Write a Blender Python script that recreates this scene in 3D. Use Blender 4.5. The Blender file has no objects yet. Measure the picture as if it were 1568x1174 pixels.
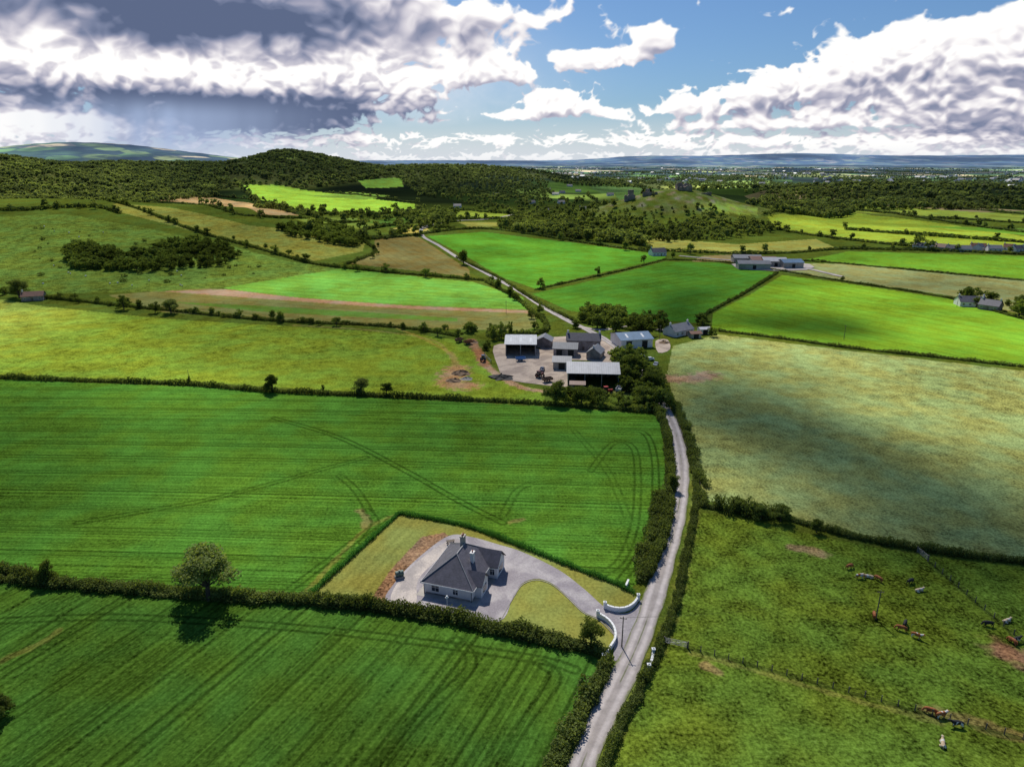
import bpy, math, random, time
import numpy as np
from mathutils import Vector, Matrix
from mathutils.geometry import tessellate_polygon
T0=time.time()
random.seed(7); rng=np.random.default_rng(7)
scene=bpy.context.scene
CH=80.0; PIT=math.radians(17.75); F=1059.0
cP,sP=math.cos(PIT),math.sin(PIT)
rad=math.radians
# ------------------------------------------------------------------ terrain height
HILLS=[ # cx,cy,sx,sy,amp
 (-560,770,290,190,40),(-260,720,130,120,6),
 (-1230,1420,230,300,98),
 (-640,2050,110,240,46),(-1000,2150,280,330,70),(-520,2150,170,300,34),(-360,2250,220,300,10),
 (-180,2450,200,300,44),(60,2500,230,260,24),
 (235,1010,60,60,34),(150,1010,60,70,14),(330,1000,70,70,12),
 (700,1560,330,130,20),(1050,1650,300,150,14),(380,1560,160,120,10),
 (-5400,9000,900,1500,205),(-6600,10000,1500,1500,150),(-3900,9500,900,1500,80),
 (7500,26000,2400,2500,240),(13500,25000,2800,2500,230),(2000,28000,3500,2500,90),(-5000,28000,4000,2500,120),(17500,22000,2500,2500,240),(10500,27000,1500,2500,150),(4500,27000,1200,2500,110),
]
def sstep(x,a,b):
    t=np.clip((x-a)/(b-a),0,1); return t*t*(3-2*t)
def hgt(x,y):
    x=np.asarray(x,float); y=np.asarray(y,float)
    z=np.zeros(np.broadcast(x,y).shape)
    for cx,cy,sx,sy,a in HILLS:
        z=z+a*np.exp(-0.5*(((x-cx)/sx)**2+((y-cy)/sy)**2))
    r=np.sqrt(x*x+y*y)
    u=2.2*np.sin(x/83+1.3)*np.sin(y/97+.4)+1.5*np.sin(x/41+y/57)+3*np.sin(x/230-y/310+2)
    z=z+u*sstep(r,500,1500)
    z=z+0.6*np.sin(x/19+y/31)*np.sin(x/27-y/15)*sstep(r,900,1300)
    return z*sstep(r,170,480)
TS=np.geomspace(40,60000,3600)
def S(u,v):
    a=(u-784)/F; b=(v-587)/F
    d=(a,cP-b*sP,-(sP+b*cP))
    x=d[0]*TS; y=d[1]*TS; f=CH+d[2]*TS-hgt(x,y)
    i=np.argmax(f<0)
    if f[i]>=0:
        t=9000
    elif i==0: t=TS[0] if d[2]>=0 else CH/-d[2]
    else:
        t=TS[i-1]+(TS[i]-TS[i-1])*f[i-1]/(f[i-1]-f[i])
    return np.array([d[0]*t,d[1]*t])
def SL(pts): return np.array([S(*p) for p in pts])
def gz(x,y): return float(hgt(x,y))
def catmull(P,n=8,closed=False):
    P=np.asarray(P,float); out=[]; m=len(P)
    rngi=range(m if closed else m-1)
    for i in rngi:
        if closed: p0,p1,p2,p3=P[(i-1)%m],P[i],P[(i+1)%m],P[(i+2)%m]
        else: p0,p1,p2,p3=P[max(i-1,0)],P[i],P[i+1],P[min(i+2,m-1)]
        for k in range(n):
            t=k/n
            out.append(.5*((2*p1)+(-p0+p2)*t+(2*p0-5*p1+4*p2-p3)*t*t+(-p0+3*p1-3*p2+p3)*t**3))
    if not closed: out.append(P[-1])
    return np.array(out)
def resample(P,step):
    P=np.asarray(P); d=np.r_[0,np.cumsum(np.linalg.norm(np.diff(P,axis=0),axis=1))]
    n=max(2,int(d[-1]/step)); s=np.linspace(0,d[-1],n)
    return np.stack([np.interp(s,d,P[:,0]),np.interp(s,d,P[:,1])],1)
def inpoly(X,Y,P):
    m=(X>P[:,0].min())&(X<P[:,0].max())&(Y>P[:,1].min())&(Y<P[:,1].max())
    idx=np.nonzero(m)[0]; x=X[idx]; y=Y[idx]; c=np.zeros(len(idx),bool)
    j=len(P)-1
    for i in range(len(P)):
        xi,yi=P[i]; xj,yj=P[j]
        if yi!=yj:
            c^=((yi>y)!=(yj>y))&(x<(xj-xi)*(y-yi)/(yj-yi)+xi)
        j=i
    return idx[c]
def seg_dist(x,y,P,closed=False):
    d=np.full(x.shape,1e9); m=len(P)
    for i in range(m if closed else m-1):
        a=P[i]; b=P[(i+1)%m]; ab=b-a; L=ab@ab+1e-9
        t=np.clip(((x-a[0])*ab[0]+(y-a[1])*ab[1])/L,0,1)
        d=np.minimum(d,np.hypot(x-a[0]-t*ab[0],y-a[1]-t*ab[1]))
    return d
_perm={}
def perlin(x,y,seed=0):
    if seed not in _perm:
        r=np.random.default_rng(seed+100); a=r.random((256,256))*6.2831853; _perm[seed]=(np.cos(a),np.sin(a))
    gx_,gy_=_perm[seed]
    xi=np.floor(x).astype(int); yi=np.floor(y).astype(int); xf=x-xi; yf=y-yi
    u=xf*xf*xf*(xf*(xf*6-15)+10); v=yf*yf*yf*(yf*(yf*6-15)+10)
    def gd(i,j,dx,dy):
        a=(xi+i)&255; b=(yi+j)&255; return gx_[a,b]*dx+gy_[a,b]*dy
    n00=gd(0,0,xf,yf); n10=gd(1,0,xf-1,yf); n01=gd(0,1,xf,yf-1); n11=gd(1,1,xf-1,yf-1)
    return 1.45*((n00*(1-u)+n10*u)*(1-v)+(n01*(1-u)+n11*u)*v)
def fbm(x,y,o=6,g=.5,seed=0,billow=False):
    s=0;a=1;t=0
    for k in range(o):
        n=perlin(x*2.03**k+17.3*k,y*2.03**k-9.1*k,seed)
        if billow: n=1-2.4*np.abs(n)
        s=s+a*n; t+=a; a*=g
    return s/t
def lin(c):
    c=np.asarray(c,float)/255
    return np.where(c<.04045,c/12.92,((c+.055)/1.055)**2.4)
K=0.88
def C(r,g,b,k=None):
    c=lin((r,g,b))*(K if k is None else k)
    return np.array([c[0]+.045*c[1],c[1]*.90,c[2]+.015*c[1]])
# ------------------------------------------------------------------ node helper
def N(nt,typ,ins=None,**props):
    n=nt.nodes.new(typ)
    for k,v in props.items(): setattr(n,k,v)
    if ins:
        for k,v in ins.items():
            s=n.inputs[k]
            if isinstance(v,bpy.types.NodeSocket): nt.links.new(v,s)
            else: s.default_value=v
    return n
def M(nt,op,a,b=0.0,c=None,clamp=False):
    ins={0:a,1:b}
    if c is not None: ins[2]=c
    return N(nt,'ShaderNodeMath',ins,operation=op,use_clamp=clamp).outputs[0]
def MR(nt,v,a,b,c=0.0,d=1.0,smooth=True):
    n=N(nt,'ShaderNodeMapRange',{0:v,1:a,2:b,3:c,4:d},interpolation_type='SMOOTHSTEP' if smooth else 'LINEAR')
    return n.outputs[0]
def MIX(nt,f,a,b,blend='MIX'):
    n=N(nt,'ShaderNodeMix',data_type='RGBA',blend_type=blend)
    for i,v in ((0,f),(6,a),(7,b)):
        if isinstance(v,bpy.types.NodeSocket): nt.links.new(v,n.inputs[i])
        else: n.inputs[i].default_value=v if i==0 else (*v[:3],1)
    return n.outputs[2]
def newmat(name):
    m=bpy.data.materials.new(name); m.use_nodes=True; nt=m.node_tree
    for n in list(nt.nodes): nt.nodes.remove(n)
    out=nt.nodes.new('ShaderNodeOutputMaterial'); return m,nt,out
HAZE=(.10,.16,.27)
def haze(nt,col,pos,L=5200.,start=900.):  # aerial haze painted into the base colour, bluer with distance
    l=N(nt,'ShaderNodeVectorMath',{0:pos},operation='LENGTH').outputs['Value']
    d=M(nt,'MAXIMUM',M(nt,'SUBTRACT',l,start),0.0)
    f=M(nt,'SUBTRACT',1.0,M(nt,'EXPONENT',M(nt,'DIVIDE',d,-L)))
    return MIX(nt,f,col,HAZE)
def simple(name,col,rough=.8,var=.15,scale=2.0,metal=0.,bump=0.,spec=.3):
    m,nt,out=newmat(name)
    tc=N(nt,'ShaderNodeTexCoord')
    n=N(nt,'ShaderNodeTexNoise',{'Vector':tc.outputs['Object'],'Scale':scale,'Detail':5.,'Roughness':.65})
    n2=N(nt,'ShaderNodeTexNoise',{'Vector':tc.outputs['Object'],'Scale':scale*.15,'Detail':2.})
    k=M(nt,'ADD',MR(nt,n.outputs[0],.3,.7,1-var,1+var,False),MR(nt,n2.outputs[0],.35,.65,-var,var,False))
    c=N(nt,'ShaderNodeVectorMath',{0:tuple(col),'Scale':k},operation='SCALE').outputs[0]
    b=N(nt,'ShaderNodeBsdfPrincipled',{'Base Color':c,'Roughness':rough,'Metallic':metal,'Specular IOR Level':spec})
    if bump:
        bp=N(nt,'ShaderNodeBump',{'Height':n.outputs[0],'Strength':bump,'Distance':.1}); nt.links.new(bp.outputs[0],b.inputs['Normal'])
    nt.links.new(b.outputs[0],out.inputs[0]); return m
def ribbed(name,col,axis=0,freq=1.2,rough=.5,rust=.15,spec=.4):
    m,nt,out=newmat(name)
    tc=N(nt,'ShaderNodeTexCoord'); sp=N(nt,'ShaderNodeSeparateXYZ',{0:tc.outputs['Object']})
    w=M(nt,'SINE',M(nt,'MULTIPLY',sp.outputs[axis],freq*6.283))
    n=N(nt,'ShaderNodeTexNoise',{'Vector':tc.outputs['Object'],'Scale':.5,'Detail':6.,'Roughness':.7})
    k=M(nt,'ADD',M(nt,'MULTIPLY',w,.07),MR(nt,n.outputs[0],.3,.7,.75,1.15,False))
    c=N(nt,'ShaderNodeVectorMath',{0:tuple(col),'Scale':k},operation='SCALE').outputs[0]
    c=MIX(nt,MR(nt,n.outputs[0],.6,.8,0,rust*2),c,(.16,.08,.04))
    b=N(nt,'ShaderNodeBsdfPrincipled',{'Base Color':c,'Roughness':rough,'Specular IOR Level':spec})
    nt.links.new(b.outputs[0],out.inputs[0]); return m
def slate_mat():
    m,nt,out=newmat('slate_roof')
    tc=N(nt,'ShaderNodeTexCoord'); sp=N(nt,'ShaderNodeSeparateXYZ',{0:tc.outputs['Object']})
    course=M(nt,'FRACT',M(nt,'MULTIPLY',sp.outputs[2],4.5))
    sc=N(nt,'ShaderNodeVectorMath',{0:tc.outputs['Object'],1:(3.3,3.3,4.5)},operation='MULTIPLY').outputs[0]
    vor=N(nt,'ShaderNodeTexWhiteNoise',{'Vector':N(nt,'ShaderNodeVectorMath',{0:sc},operation='FLOOR').outputs[0]})
    n=N(nt,'ShaderNodeTexNoise',{'Vector':tc.outputs['Object'],'Scale':.8,'Detail':8.,'Roughness':.7})
    k=M(nt,'ADD',MR(nt,course,0,.2,.65,1.0),M(nt,'ADD',M(nt,'MULTIPLY',vor.outputs[0],.3),MR(nt,n.outputs[0],.3,.7,-.25,.2)))
    c=N(nt,'ShaderNodeVectorMath',{0:(.085,.080,.098),'Scale':k},operation='SCALE').outputs[0]
    b=N(nt,'ShaderNodeBsdfPrincipled',{'Base Color':c,'Roughness':.55})
    nt.links.new(b.outputs[0],out.inputs[0]); return m
def leafmat(name,c1,c2,trans=.35):
    m,nt,out=newmat(name)
    at=N(nt,'ShaderNodeAttribute',attribute_name='shade'); oi=N(nt,'ShaderNodeObjectInfo')
    geo=N(nt,'ShaderNodeNewGeometry')
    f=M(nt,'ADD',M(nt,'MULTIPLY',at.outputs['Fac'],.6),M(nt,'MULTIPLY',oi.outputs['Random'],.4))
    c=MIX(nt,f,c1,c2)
    nn=N(nt,'ShaderNodeTexNoise',{'Vector':geo.outputs['Position'],'Scale':.02,'Detail':1.})
    c=N(nt,'ShaderNodeVectorMath',{0:c,'Scale':MR(nt,nn.outputs[0],.3,.7,.65,1.4,False)},operation='SCALE').outputs[0]
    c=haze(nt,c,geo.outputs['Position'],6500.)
    d=N(nt,'ShaderNodeBsdfDiffuse',{'Color':c}); t=N(nt,'ShaderNodeBsdfTranslucent',{'Color':N(nt,'ShaderNodeVectorMath',{0:c,1:(1.4,1.4,.5)},operation='MULTIPLY').outputs[0]})
    mx=N(nt,'ShaderNodeMixShader',{0:trans,1:d.outputs[0],2:t.outputs[0]})
    nt.links.new(mx.outputs[0],out.inputs[0]); return m
MAT={}
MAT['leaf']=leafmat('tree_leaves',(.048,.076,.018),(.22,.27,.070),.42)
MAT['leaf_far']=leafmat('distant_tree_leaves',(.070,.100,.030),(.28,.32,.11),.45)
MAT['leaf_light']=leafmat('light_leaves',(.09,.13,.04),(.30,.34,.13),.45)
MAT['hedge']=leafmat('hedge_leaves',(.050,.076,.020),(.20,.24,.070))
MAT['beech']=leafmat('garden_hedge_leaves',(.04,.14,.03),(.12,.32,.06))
MAT['bark']=simple('bark',(.07,.055,.04),.9,.3,6)
MAT['slate']=slate_mat()
MAT['render']=simple('painted_render',(.72,.69,.67),.85,.06,3)
MAT['white']=simple('white_paint',(.8,.8,.78),.6,.05,3)
MAT['glass']=simple('window_glass',(.03,.035,.045),.08,.1,1,spec=.8)
MAT['stone']=simple('grey_stone',(.28,.24,.22),.9,.3,2.5,bump=.4)
MAT['ruin']=simple('ruin_stone',(.26,.21,.17),.95,.4,.6,bump=.6)
MAT['concrete']=simple('concrete',(.36,.33,.29),.9,.22,.5)
MAT['wood']=simple('weathered_wood',(.16,.13,.10),.9,.25,4)
MAT['black']=simple('black_rubber',(.02,.02,.02),.7,.1,3)
MAT['dark']=simple('dark_interior',(.03,.028,.026),.9,.2,1)
MAT['grey']=simple('galvanised_steel',(.35,.36,.37),.45,.1,2,metal=.6)
MAT['roofgrey']=ribbed('corrugated_grey',(.44,.44,.45),0)
MAT['roofwhite']=ribbed('corrugated_light',(.50,.51,.53),0,rust=.1)
MAT['roofblue']=ribbed('corrugated_blue',(.14,.24,.36),0,rust=.05)
MAT['rooffibre']=ribbed('fibre_cement_roof',(.24,.24,.25),0,rust=.1)
MAT['rust']=ribbed('rusty_sheet',(.22,.10,.06),0)
MAT['cladgreen']=ribbed('green_cladding',(.10,.16,.13),0)
MAT['terracotta']=simple('clay_tile',(.28,.10,.06),.8,.2,4)
# ------------------------------------------------------------------ mesh helpers
def link(o,parent=None):
    scene.collection.objects.link(o)
    if parent: o.parent=parent
    return o
class MB:
    def __init__(s): s.v=[]; s.f=[]; s.m=[]
    def add(s,vs,fs,mi=0):
        b=len(s.v); s.v+= [tuple(map(float,p)) for p in vs]; s.f+=[[b+i for i in f] for f in fs]; s.m+=[mi]*len(fs)
    def box(s,c,d,rz=0,mi=0,taper=1.0):
        hx,hy,hz=d[0]/2,d[1]/2,d[2]/2; cs,sn=math.cos(rz),math.sin(rz); vs=[]
        for z,t in ((-hz,1),(hz,taper)):
            for x,y in ((-hx,-hy),(hx,-hy),(hx,hy),(-hx,hy)):
                x*=t;y*=t
                vs.append((c[0]+x*cs-y*sn,c[1]+x*sn+y*cs,c[2]+z))
        s.add(vs,[(0,3,2,1),(4,5,6,7),(0,1,5,4),(1,2,6,5),(2,3,7,6),(3,0,4,7)],mi)
    def tube(s,a,b,r0,r1,n=6,mi=0):
        a=Vector(a);b=Vector(b);d=(b-a)
        if d.length<1e-6: return
        q=d.to_track_quat('Z','Y'); vs=[]
        for p,r in ((a,r0),(b,r1)):
            for k in range(n):
                an=2*math.pi*k/n; vs.append(p+q@Vector((r*math.cos(an),r*math.sin(an),0)))
        s.add(vs,[(k,(k+1)%n,n+(k+1)%n,n+k) for k in range(n)]+[tuple(range(n-1,-1,-1)),tuple(range(n,2*n))],mi)
    def obj(s,name,mats,parent=None,loc=None,rz=0,linkit=True,smooth=False):
        me=bpy.data.meshes.new(name); me.from_pydata(s.v,[],s.f)
        for m in mats: me.materials.append(MAT[m] if isinstance(m,str) else m)
        me.polygons.foreach_set('material_index',s.m)
        if smooth: me.polygons.foreach_set('use_smooth',[True]*len(s.f))
        me.update(); o=bpy.data.objects.new(name,me)
        if loc is not None: o.location=loc
        o.rotation_euler[2]=rz
        if linkit: link(o,parent)
        return o
def empty(name,loc,rz=0):
    o=bpy.data.objects.new(name,None); o.location=loc; o.rotation_euler[2]=rz; o.empty_display_size=1; return link(o)
# ------------------------------------------------------------------ foliage templates
def leaf_mesh(name,pts,size,shade,mb=None,mat='leaf'):
    n=len(pts); d1=rng.normal(size=(n,3)); d1/=np.linalg.norm(d1,axis=1)[:,None]
    d2=rng.normal(size=(n,3)); d2-=(d2*d1).sum(1)[:,None]*d1; d2/=np.linalg.norm(d2,axis=1)[:,None]
    s=(size*(.6+.8*rng.random(n)))[:,None]/2
    q=np.stack([pts-d1*s,pts-d2*s*.7,pts+d1*s,pts+d2*s*.7],1).reshape(-1,3)
    base=[] if mb is None else mb.v; nb=len(base)
    V=base+q.tolist(); Fs=([] if mb is None else mb.f)+[[nb+4*i,nb+4*i+1,nb+4*i+2,nb+4*i+3] for i in range(n)]
    me=bpy.data.meshes.new(name); me.from_pydata(V,[],Fs)
    me.materials.append(MAT[mat]); me.materials.append(MAT['bark'])
    nf=0 if mb is None else len(mb.f)
    me.polygons.foreach_set('material_index',[1]*nf+[0]*n)
    a=me.attributes.new('shade','FLOAT','POINT')
    a.data.foreach_set('value',np.r_[np.full(nb,.3),np.repeat(shade,4)].astype(np.float32))
    return me
def tree_template(name,seed,nleaf,lsize,ncl,mat='leaf',wide=1.0,limbs=True):
    r=np.random.default_rng(seed); Ht=10.0
    mb=MB(); th=Ht*.30
    mb.tube((0,0,-.4),(0.1,0,th),.34,.24,7); 
    cl=[]
    for i in range(ncl):
        a=r.random()*6.28; zz=r.random()**.8; rr=(.35+.65*r.random())*math.sqrt(max(.08,1-(zz*1.15-.35)**2))
        c=np.array([math.cos(a)*rr*3.1*wide,math.sin(a)*rr*3.1*wide,Ht*(.28+.58*zz)])
        cl.append((c,(1.0+1.0*r.random())*(1.1-.3*zz)))
    cl.append((np.array([0,0,Ht*.6]),2.0)); cl.append((np.array([0.3,0,Ht*.8]),1.5))
    if limbs:
        for c,_ in cl[:min(ncl,12)]:
            mid=(c*np.array([.45,.45,.0])+np.array([0,0,(th+c[2])/2]))
            mb.tube((0,0,th*.9),tuple(mid),.17,.10,5); mb.tube(tuple(mid),tuple(c),.10,.03,5)
    w=np.array([q**2 for _,q in cl]); w/=w.sum()
    ci=r.choice(len(cl),nleaf,p=w); cen=np.array([c for c,_ in cl])[ci]; rad_=np.array([q for _,q in cl])[ci]
    d=r.normal(size=(nleaf,3)); d/=np.linalg.norm(d,axis=1)[:,None]
    pts=cen+d*(rad_*(r.random(nleaf)**.45))[:,None]*np.array([1,1,.8])
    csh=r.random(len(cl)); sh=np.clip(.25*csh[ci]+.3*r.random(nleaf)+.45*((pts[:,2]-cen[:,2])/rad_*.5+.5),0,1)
    me=leaf_mesh(name,pts,lsize,sh,mb,mat)
    return bpy.data.objects.new(name,me)
def bush_template(name,seed,n,lsize,mat):
    r=np.random.default_rng(seed)
    d=r.normal(size=(n,3)); d/=np.linalg.norm(d,axis=1)[:,None]; d=np.sign(d)*np.abs(d)**.75
    rr=r.random(n)**.3
    pts=d*rr[:,None]*np.array([.62,.52,.5])+np.array([0,0,.48])
    pts[:,2]+=.12*np.sin(pts[:,0]*7+seed)*(pts[:,2]>.5)+(r.random(n)<.05)*r.random(n)*.3
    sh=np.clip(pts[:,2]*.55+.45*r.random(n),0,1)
    mb=MB(); mb.tube((0,0,-.1),(0,0,.5),.04,.02,5)
    return bpy.data.objects.new(name,leaf_mesh(name,pts,lsize,sh,mb,mat))
def coll(name,objs):
    c=bpy.data.collections.new(name)
    for o in objs: c.objects.link(o)
    return c
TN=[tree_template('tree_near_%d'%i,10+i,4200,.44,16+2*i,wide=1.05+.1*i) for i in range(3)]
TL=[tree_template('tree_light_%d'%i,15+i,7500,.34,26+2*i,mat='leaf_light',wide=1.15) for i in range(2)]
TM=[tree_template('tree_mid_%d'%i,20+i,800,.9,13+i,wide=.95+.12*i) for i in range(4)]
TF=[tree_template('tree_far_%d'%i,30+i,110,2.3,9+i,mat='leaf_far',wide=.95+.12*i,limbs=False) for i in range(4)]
CTN=coll('trees_near',TN); CTM=coll('trees_mid',TM); CTF=coll('trees_far',TF)
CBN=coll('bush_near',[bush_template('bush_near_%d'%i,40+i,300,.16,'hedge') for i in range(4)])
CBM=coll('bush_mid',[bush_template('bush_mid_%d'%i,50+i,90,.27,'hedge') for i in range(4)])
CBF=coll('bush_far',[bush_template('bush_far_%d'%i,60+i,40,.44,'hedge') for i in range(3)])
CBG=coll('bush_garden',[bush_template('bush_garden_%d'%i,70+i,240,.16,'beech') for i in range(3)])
NG={}
def gn(c):
    if c.name in NG: return NG[c.name]
    g=bpy.data.node_groups.new('scatter_'+c.name,'GeometryNodeTree')
    g.interface.new_socket('Geometry',in_out='INPUT',socket_type='NodeSocketGeometry')
    g.interface.new_socket('Geometry',in_out='OUTPUT',socket_type='NodeSocketGeometry')
    gi=g.nodes.new('NodeGroupInput'); go=g.nodes.new('NodeGroupOutput')
    ci=g.nodes.new('GeometryNodeCollectionInfo'); ci.inputs['Collection'].default_value=c
    ci.inputs['Separate Children'].default_value=True; ci.inputs['Reset Children'].default_value=True
    ip=g.nodes.new('GeometryNodeInstanceOnPoints'); ip.inputs['Pick Instance'].default_value=True
    def na(nm,dt):
        n=g.nodes.new('GeometryNodeInputNamedAttribute'); n.data_type=dt; n.inputs['Name'].default_value=nm; return n.outputs['Attribute']
    g.links.new(gi.outputs[0],ip.inputs['Points']); g.links.new(ci.outputs[0],ip.inputs['Instance'])
    g.links.new(na('idx','INT'),ip.inputs['Instance Index']); g.links.new(na('rot','FLOAT_VECTOR'),ip.inputs['Rotation']); g.links.new(na('scl','FLOAT_VECTOR'),ip.inputs['Scale'])
    g.links.new(ip.outputs[0],go.inputs[0]); NG[c.name]=g; return g
NI=0
def scatter(name,xy,zoff,scl,c,rotz=None):
    global NI
    n=len(xy)
    if n==0: return
    NI+=n
    z=hgt(xy[:,0],xy[:,1])+zoff
    me=bpy.data.meshes.new(name); me.vertices.add(n)
    me.vertices.foreach_set('co',np.c_[xy,z].astype(np.float32).ravel())
    if rotz is None: rotz=rng.random(n)*6.283
    a=me.attributes.new('rot','FLOAT_VECTOR','POINT'); a.data.foreach_set('vector',np.c_[np.zeros(n),np.zeros(n),rotz].astype(np.float32).ravel())
    a=me.attributes.new('scl','FLOAT_VECTOR','POINT'); a.data.foreach_set('vector',np.asarray(scl,np.float32).ravel())
    a=me.attributes.new('idx','INT','POINT'); a.data.foreach_set('value',rng.integers(0,len(c.objects),n).astype(np.int32))
    o=link(bpy.data.objects.new(name,me)); md=o.modifiers.new('scatter','NODES'); md.node_group=gn(c); return o
def hedge(px,h=1.8,w=1.8,lod='near',name='hedge',trees=0.,th=6,gap=0.,world=False,cc=None,jit=.3):
    P=catmull(np.asarray(px,float) if world else SL(px),6)
    step={'near':.75,'mid':1.2,'far':2.6}[lod]*max(1,w/2.2 if lod!='near' else 1)
    R=resample(P,step); n=len(R)
    t=np.gradient(R,axis=0); ang=np.arctan2(t[:,1],t[:,0])
    R=R+rng.normal(size=R.shape)*jit*w*.35
    nz=.6+.8*np.interp(np.arange(n),np.arange(0,n+8,4),rng.random(len(np.arange(0,n+8,4))))
    keep=rng.random(n)>gap
    sx=w*(.8+.4*rng.random(n)); L=step*2.0
    s=np.c_[np.maximum(sx,L)*(.8+.4*rng.random(n)),sx,h*nz*(.85+.3*rng.random(n))]
    c=cc or {'near':CBN,'mid':CBM,'far':CBF}[lod]
    scatter(name,R[keep],-.05,s[keep],c,ang[keep]+rng.normal(size=keep.sum())*.3)
    if trees>0:
        q=resample(P,trees); q=q+rng.normal(size=q.shape)*trees*.25
        q=q[rng.random(len(q))>.25]
        hh=th*(.55+.7*rng.random(len(q)))/10
        scatter('hedgerow_trees',q,-.3,np.c_[hh*1.1,hh*1.1,hh],CTM if lod!='far' else CTF)
def wood(px,spacing,th,lod='far',name='woodland_trees',world=False,wide=1.25,dens=1.0,ground=False):
    P=np.asarray(px,float) if world else SL(px)
    lo,hi=P.min(0),P.max(0)
    gx=np.arange(lo[0],hi[0],spacing); gy=np.arange(lo[1],hi[1],spacing)
    X,Y=np.meshgrid(gx,gy); X=X.ravel()+rng.normal(size=X.size)*spacing*.3; Y=Y.ravel()+rng.normal(size=Y.size)*spacing*.3
    i=inpoly(X,Y,P); i=i[rng.random(len(i))<dens]
    q=np.c_[X[i],Y[i]]; hh=th*(.6+.7*rng.random(len(q)))/10
    scatter(name,q,-th*.12,np.c_[hh*wide,hh*wide,hh],{'far':CTF,'mid':CTM,'near':CTN}[lod])
    return P
# ------------------------------------------------------------------ terrain mesh
azd=np.radians(np.linspace(-46,46,1180)); azc=np.radians(np.arange(49,312,4))
AZ=np.r_[azd,azc]; nc=len(AZ)
rr=np.geomspace(60,60000,6000)
dens=600*CH/(rr**2+CH**2)/math.radians(53)+np.where(rr<4200,105/rr,30/rr)
cum=np.r_[0,np.cumsum(.5*(dens[1:]+dens[:-1])*np.diff(rr))]
nr=int(cum[-1]); R_=np.interp(np.arange(nr),cum,rr); R_=np.r_[0,10,20,30,40,50,R_,62000]; nr=len(R_)
RR,AA=np.meshgrid(R_,AZ,indexing='ij')
X=(RR*np.sin(AA)).ravel(); Y=(RR*np.cos(AA)).ravel(); Z=hgt(X,Y)
nv=len(X); RAD=np.hypot(X,Y)
col=np.tile(C(92,116,38),(nv,1)); rowc=np.zeros(nv); rowa=np.zeros(nv); tuft=np.full(nv,.7); far=np.zeros(nv); trk=np.zeros(nv)
far[:]=sstep(RAD,1150,1500)
far[Y<0]=1
for cx,cy,rx,ry in ((-1230,1400,600,500),(-900,1950,540,440),(-430,2150,340,300),(-130,2450,330,260)):
    k_=1-sstep(np.hypot((X-cx)/rx,(Y-cy)/ry),.92,1.05)
    col=col*(1-k_[:,None])+C(84,98,46)*k_[:,None]; far=far*(1-k_)
def paint(px,c,rows=None,period=12,ra=0.,tf=.4,world=False,nofar=True):
    P=np.asarray(px,float) if world else SL(px)
    i=inpoly(X,Y,P); col[i]=c; tuft[i]=tf; rowa[i]=ra
    if nofar: far[i]=0
    if rows is not None:
        a,b=S(*rows[0]),S(*rows[1]); d=(b-a)/np.linalg.norm(b-a); n=np.array([-d[1],d[0]])
        rowc[i]=(X[i]*n[0]+Y[i]*n[1]+1.2*np.sin((X[i]*d[0]+Y[i]*d[1])/55.))/period
    return P
def near_idx(P,m): return np.nonzero((X>P[:,0].min()-m)&(X<P[:,0].max()+m)&(Y>P[:,1].min()-m)&(Y<P[:,1].max()+m))[0]
def paintline(px,w,c,k=1.0,soft=.5,world=False):
    P=catmull(np.asarray(px,float) if world else SL(px),6); i=near_idx(P,w*2)
    d=seg_dist(X[i],Y[i],P); d=d+perlin(X[i]*.45,Y[i]*.45,5)*w*.35
    f=(1-sstep(d,w*(1-soft)/2,w*(1+soft)/2))[:,None]*k
    col[i]=col[i]*(1-f)+np.asarray(c)*f
def track(px,w=.5,k=1.0):
    P=catmull(SL(px),8); i=near_idx(P,4)
    d=seg_dist(X[i],Y[i],P); trk[i]=np.maximum(trk[i],k*(1-sstep(np.abs(d-.85),w*.3,w*.95)))
F1=[(-500,840),(-150,872),(0,885),(60,895),(200,907),(300,915),(470,925),(600,938),(760,968),(900,1002),(932,1015),(908,1062),(872,1122),(835,1190),(760,1400),(-900,1400)]
F2=[(-500,560),(0,581),(300,592),(410,600),(600,610),(830,622),(1000,634),(1012,645),(1018,700),(1020,760),(1005,830),(978,890),(962,903),(900,876),(800,838),(720,808),(612,786),(472,908),(350,905),(90,890),(-500,830)]
paint(F1,C(72,118,36),((230,1170),(440,985)),11,.9,.6)
paint(F2,C(82,138,40),((100,700),(800,713)),10,1.0,.6)
paint([(-500,430),(0,458),(60,468),(250,488),(450,500),(640,512),(700,520),(735,545),(760,580),(840,600),(830,615),(600,603),(300,585),(-500,555)],C(128,162,46),((0,520),(600,560)),9,.15,.9)
i_=inpoly(X,Y,SL([(-500,430),(0,458),(60,468),(250,488),(260,580),(0,576),(-500,555)])); w_=(1-sstep(X[i_],-330,-190))[:,None]*.6; col[i_]=col[i_]*(1-w_)+C(190,205,90)*w_  # left end lightened in the colour to look sunlit
paint([(165,452),(300,440),(460,450),(620,463),(818,475),(822,500),(800,507),(640,502),(450,492),(250,478)],C(142,148,76),((350,455),(800,490)),14,.5,.4)
paint([(340,441),(520,410),(725,432),(800,455),(812,474),(620,467),(450,455)],C(118,188,66),((380,445),(800,470)),9,.8,.4)
paint([(250,446),(345,443),(460,456),(620,468),(816,476),(820,480),(610,472),(440,460)],C(186,158,116),None,1,0,.3)
paint([(260,462),(400,468),(560,478),(700,487),(700,492),(560,486),(400,477)],C(112,158,58),None,1,0,.3)
paint([(-400,322),(0,332),(100,328),(200,345),(350,375),(440,400),(525,411),(345,440),(250,446),(0,452),(-400,440)],C(108,142,52),None,1,0,1.3)
paint([(172,311),(260,318),(380,345),(450,352),(560,368),(555,385),(470,402),(400,383),(280,350),(182,325)],C(146,158,66),None,1,0,.8)
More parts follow.
